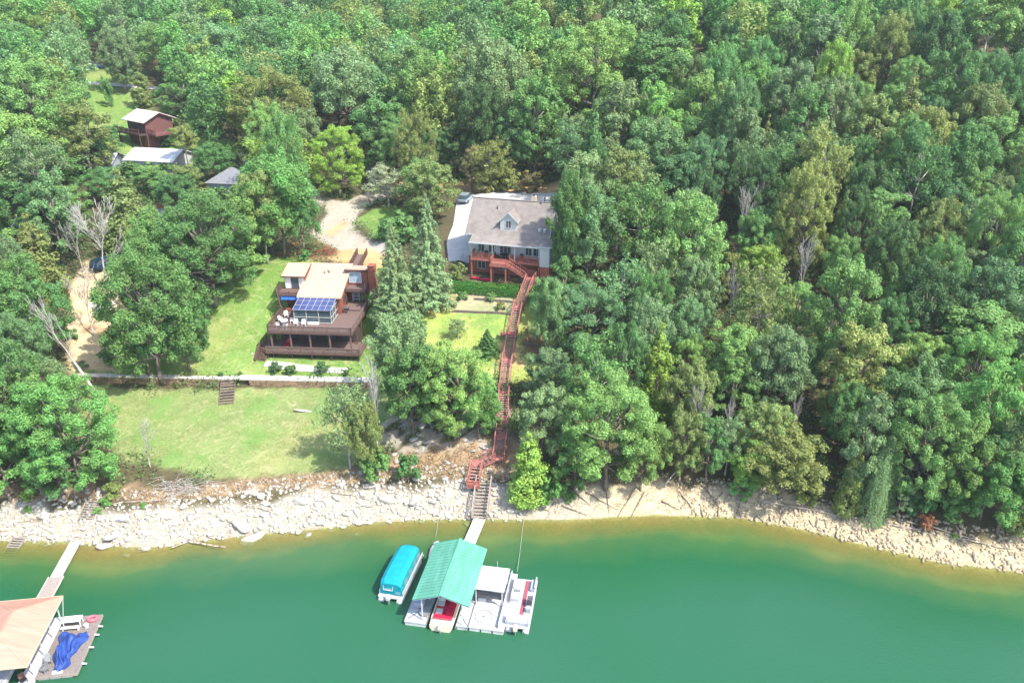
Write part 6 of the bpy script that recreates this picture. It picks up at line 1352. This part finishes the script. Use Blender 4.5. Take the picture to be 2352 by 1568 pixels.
log(1528, 1112, 1614, 1018, .09, .05, 'thin dead trunk leaning out of the wood above the sandy bank', nm='leaning_trunk', m='pale_bark', w0=atg(1526, 1114, 0), w1=atg(1526, 1114, 0) + Vector((5.2, 3.0, 5.2)))
k = 0
DB = [(1310, 1120, 1360, 1165, 'slopes away from the big shoreline tree'), (1345, 1130, 1420, 1170, 'lies nearest the waterline in the first bay'), (1290, 1160, 1350, 1185, 'lies at the water right of the grey steps'), (1460, 1120, 1420, 1185, 'points straight at the water'), (1480, 1130, 1445, 1195, 'dips into the water beside its twin'),
      (1560, 1130, 1600, 1180, 'lies on the brightest sand'), (1620, 1120, 1660, 1175, 'lies left of the golden tree'), (1660, 1130, 1620, 1170, 'crosses another branch on the sand'), (1390, 1110, 1400, 1180, 'hangs down under the light green crown'), (1700, 1150, 1690, 1190, 'ends at the water below the golden tree'), (1520, 1150, 1560, 1172, 'is short and curved on the sand'), (1800, 1160, 1790, 1205, 'lies below the long log')]
for a, b_, c, d_, lb in DB: log(a, b_, c, d_, .075, .025, 'dark fallen branch that ' + lb, m='bark', nm='fallen_branch', br=3, cat='branch')
# brush pile at the lawn's edge
bp_ = thing('brush_pile', 'heap of grey dead sticks and poles at the lower edge of the lawn', 'brush pile', tuple(atg(420, 1120))); q = MB()
for i in range(190):
    a = rr.uniform(0, 6.28); c = Vector((rr.gauss(0, 1.5), rr.gauss(0, .9), abs(rr.gauss(0, .28)) + .1)); L = rr.uniform(.7, 2.0); d = Vector((math.cos(a), math.sin(a) * .6, rr.uniform(-.15, .25))) * L / 2; q.tube(c - d, c + d, .028, .014, 4, False)
q.build('sticks', 'pale_bark', bp_); q = MB(); q.tube((-2.0, .9, .2), (2.6, .5, .5), .07, .05, 6); q.tube((-.9, -1.4, .2), (-.9, 1.6, .9), .08, .06, 6); q.tube((-.4, -1.3, .3), (2.4, .5, .5), .06, .05, 6); q.build('poles', 'old_step', bp_)
# bushes along the stone wall
for px, py, w_, lb in ((633, 862, 30, 'round clipped bush on the stone wall, leftmost of the row below the lower deck'), (668, 864, 27, 'round clipped bush on the stone wall, second of the row below the lower deck'), (740, 864, 33, 'largest round bush of the row on the stone wall'), (795, 866, 17, 'smallest round bush near the right end of the stone wall'), (507, 868, 12, 'tiny round bush on the stone wall above the lawn steps'), (551, 866, 10, 'tiny plant on the stone wall right of the lawn steps')):
    g = atg(px, py - 4); s_ = F / proj(*g)[2]; plant('bush', g.x, g.y + .1, w_ / s_ * .95, w_ / 2 / s_, 'dark green', label=lb, auto=False, jit=.05)
plant('shrub', *atg(2124, 1212)[:2], 1.9, .9, 'reddish', label='rusty red-leaved shrub at the foot of the wood on the right bank', auto=False)
for px, py, w_, c, lb in ((440 // 1, 0, 0, '', ''),):
    pass
SHR = [(225, 1180, 20, 'bright green', 'small green weed clump beside the old grey steps'), (65, 1176, 18, 'bright green', 'small green weed clump on the white slabs at the far left'), (245, 1160, 26, 'bright green', 'leafy green clump on the rocks right of the old grey steps'), (330, 1165, 16, 'bright green', 'small green clump on the rocks below the brush pile'), (2190, 1236, 16, 'yellow-green', 'small yellow-green clump among the tan slabs'), (1310, 1150, 30, 'bright green', 'green shrub at the foot of the big shoreline tree'), (700, 596, 26, 'bright green', 'green shrub beside the brown heap left of the footbridge'), (260, 1140, 40, 'olive', 'olive shrub at the foot of the left bank trees'), (70, 1146, 34, 'yellow-green', 'yellow-green shrub under the left bank trees'), (845, 700, 30, 'bright green', 'green shrub against the right side of the brown house deck'), (1052, 640, 40, 'olive', 'olive shrub left of the basement beside the concrete drive'), (1075, 655, 16, 'green', 'small shrub left of the hedge by the basement'), (1062, 690, 24, 'green', 'small round shrub in the planted bed'), (1128, 690, 22, 'light green', 'light green perennial in the planted bed'), (1150, 712, 22, 'olive', 'brownish perennial in the lower part of the planted bed'), (1228, 700, 34, 'bright green', 'bright green shrub just right of the red stairs below the hedge'), (1245, 735, 30, 'green', 'green shrub right of the red stairs beside the brown soil'), (165, 780, 30, 'green', 'green shrub beside the sandy gully'), (250, 835, 40, 'green', 'green shrub at the lower end of the sandy gully'), (190, 850, 26, 'grey-green', 'grey-green shrub on the left end of the stone wall')]
for px, py, w_, c, lb in SHR:
    g = atg(px, py); s_ = F / proj(*g)[2]; plant('shrub', g.x, g.y, w_ / s_ * .95, w_ / 2 / s_, c, label=lb, auto=False)
# brown heap of cut brush left of the footbridge
for px, py, w_, lb in ((740, 580, 46, 'rust-brown heap of cut brush left of the footbridge'), (668, 585, 40, 'rust-brown brush heap under the bright tree behind the lawn')):
    g = atg(px, py); t = thing('brush_heap', lb, 'brush pile', tuple(g)); q = MB()
    for i in range(220): a = rr.uniform(0, 6.28); c = Vector((rr.gauss(0, 1.0), rr.gauss(0, .6), abs(rr.gauss(0, .35)))); d = Vector((math.cos(a), math.sin(a), rr.uniform(-.3, .5))) * rr.uniform(.2, .6); q.tube(c - d, c + d, .04, .01, 4, False)
    q.build('sticks', 'brick', t)
# ================================================================== labels for the trees: colour, kind, row and place in the row
ORD = ['leftmost', 'second', 'third', 'fourth', 'fifth', 'sixth', 'seventh', 'eighth', 'ninth', 'tenth', 'eleventh', 'twelfth', 'thirteenth', 'fourteenth', 'fifteenth', 'sixteenth']
KW = {'airy': 'airy', 's0': 'spruce', 's1': 'spruce', 'c0': 'cedar', 'c1': 'narrow cedar', 'weep': 'vine-draped tree', 'shrub': 'shrub', 'bush': 'bush', 'tall': 'long-trunked tree'}
def zonew(x, y):
    if x >= 1180:
        c = 'far right' if x > 1960 else ('right' if x > 1570 else 'middle')
        for lim, nm in ((60, 'topmost row'), (150, 'high hillside'), (260, 'upper slope'), (400, 'slope above the grey roof'), (560, 'slope beside the grey roof'), (720, 'mid slope'), (880, 'lower slope'), (1010, 'row above the shore'), (9999, 'shoreline row')):
            if y < lim: return nm + ', ' + c
    if x >= 690:
        for lim, nm in ((70, 'the top row behind the drive'), (160, 'the upper wood behind the drive'), (270, 'the wood behind the drive'), (420, 'the wood edge at the drive'), (700, 'the garden between the houses'), (9999, 'the bank between lawn and red stairs')):
            if y < lim: return nm
    c = ', left edge' if x < 230 else ''
    for lim, nm in ((60, 'the top left wood'), (150, 'the far left wood'), (250, 'the valley by the maroon house'), (380, 'the valley below the maroon house'), (560, 'the grove behind the lawn'), (800, 'the grove beside the lawn'), (9999, 'the left bank')):
        if y < lim: return nm + c
grp = {}
for e, k, colour, sx, sy, zc in TREES:
    kw = KW.get(k, 'tree'); kw = 'airy tree' if kw == 'airy' else kw; grp.setdefault((colour, kw, zonew(sx, sy)), []).append((sx, e))
for (colour, kw, z), L_ in grp.items():
    L_.sort(key=lambda q: q[0])
    for i, (sx, e) in enumerate(L_):
        if len(L_) == 1: lb = '%s %s in %s' % (colour, kw, z)
        elif i == len(L_) - 1: lb = '%s %s in %s, rightmost of %d' % (colour, kw, z, len(L_))
        else: lb = '%s %s in %s, %s of %d' % (colour, kw, z, ORD[min(i, 15)] + (' from left' if i else ''), len(L_))
        if len(lb.replace('-', ' ').split()) > 15: lb = lb.replace(' from left', '')
        e['label'] = lb; e['group'] = 'trees of ' + z
print('lights', [l.name for l in D.lights])
# ------------------------------------------------------------------ thin summer haze
hb = MB(); hb.box(-430, 430, -170, 640, -16, 175); ho = hb.build('haze', None); tag(ho, kind='stuff'); ho['label'] = 'thin pale summer haze over the lake and wood'; ho['category'] = 'haze'
hm = D.materials.new('haze'); hm.use_nodes = True; nt = hm.node_tree
for nd in list(nt.nodes):
    if nd.type != 'OUTPUT_MATERIAL': nt.nodes.remove(nd)
pv = nt.nodes.new('ShaderNodeVolumePrincipled'); pv.inputs['Color'].default_value = (.86, .93, 1, 1); pv.inputs['Density'].default_value = .00014; pv.inputs['Anisotropy'].default_value = .2
nt.links.new(pv.outputs[0], [n for n in nt.nodes if n.type == 'OUTPUT_MATERIAL'][0].inputs['Volume']); ho.data.materials.append(hm)
SC.cycles.volume_bounces = 1
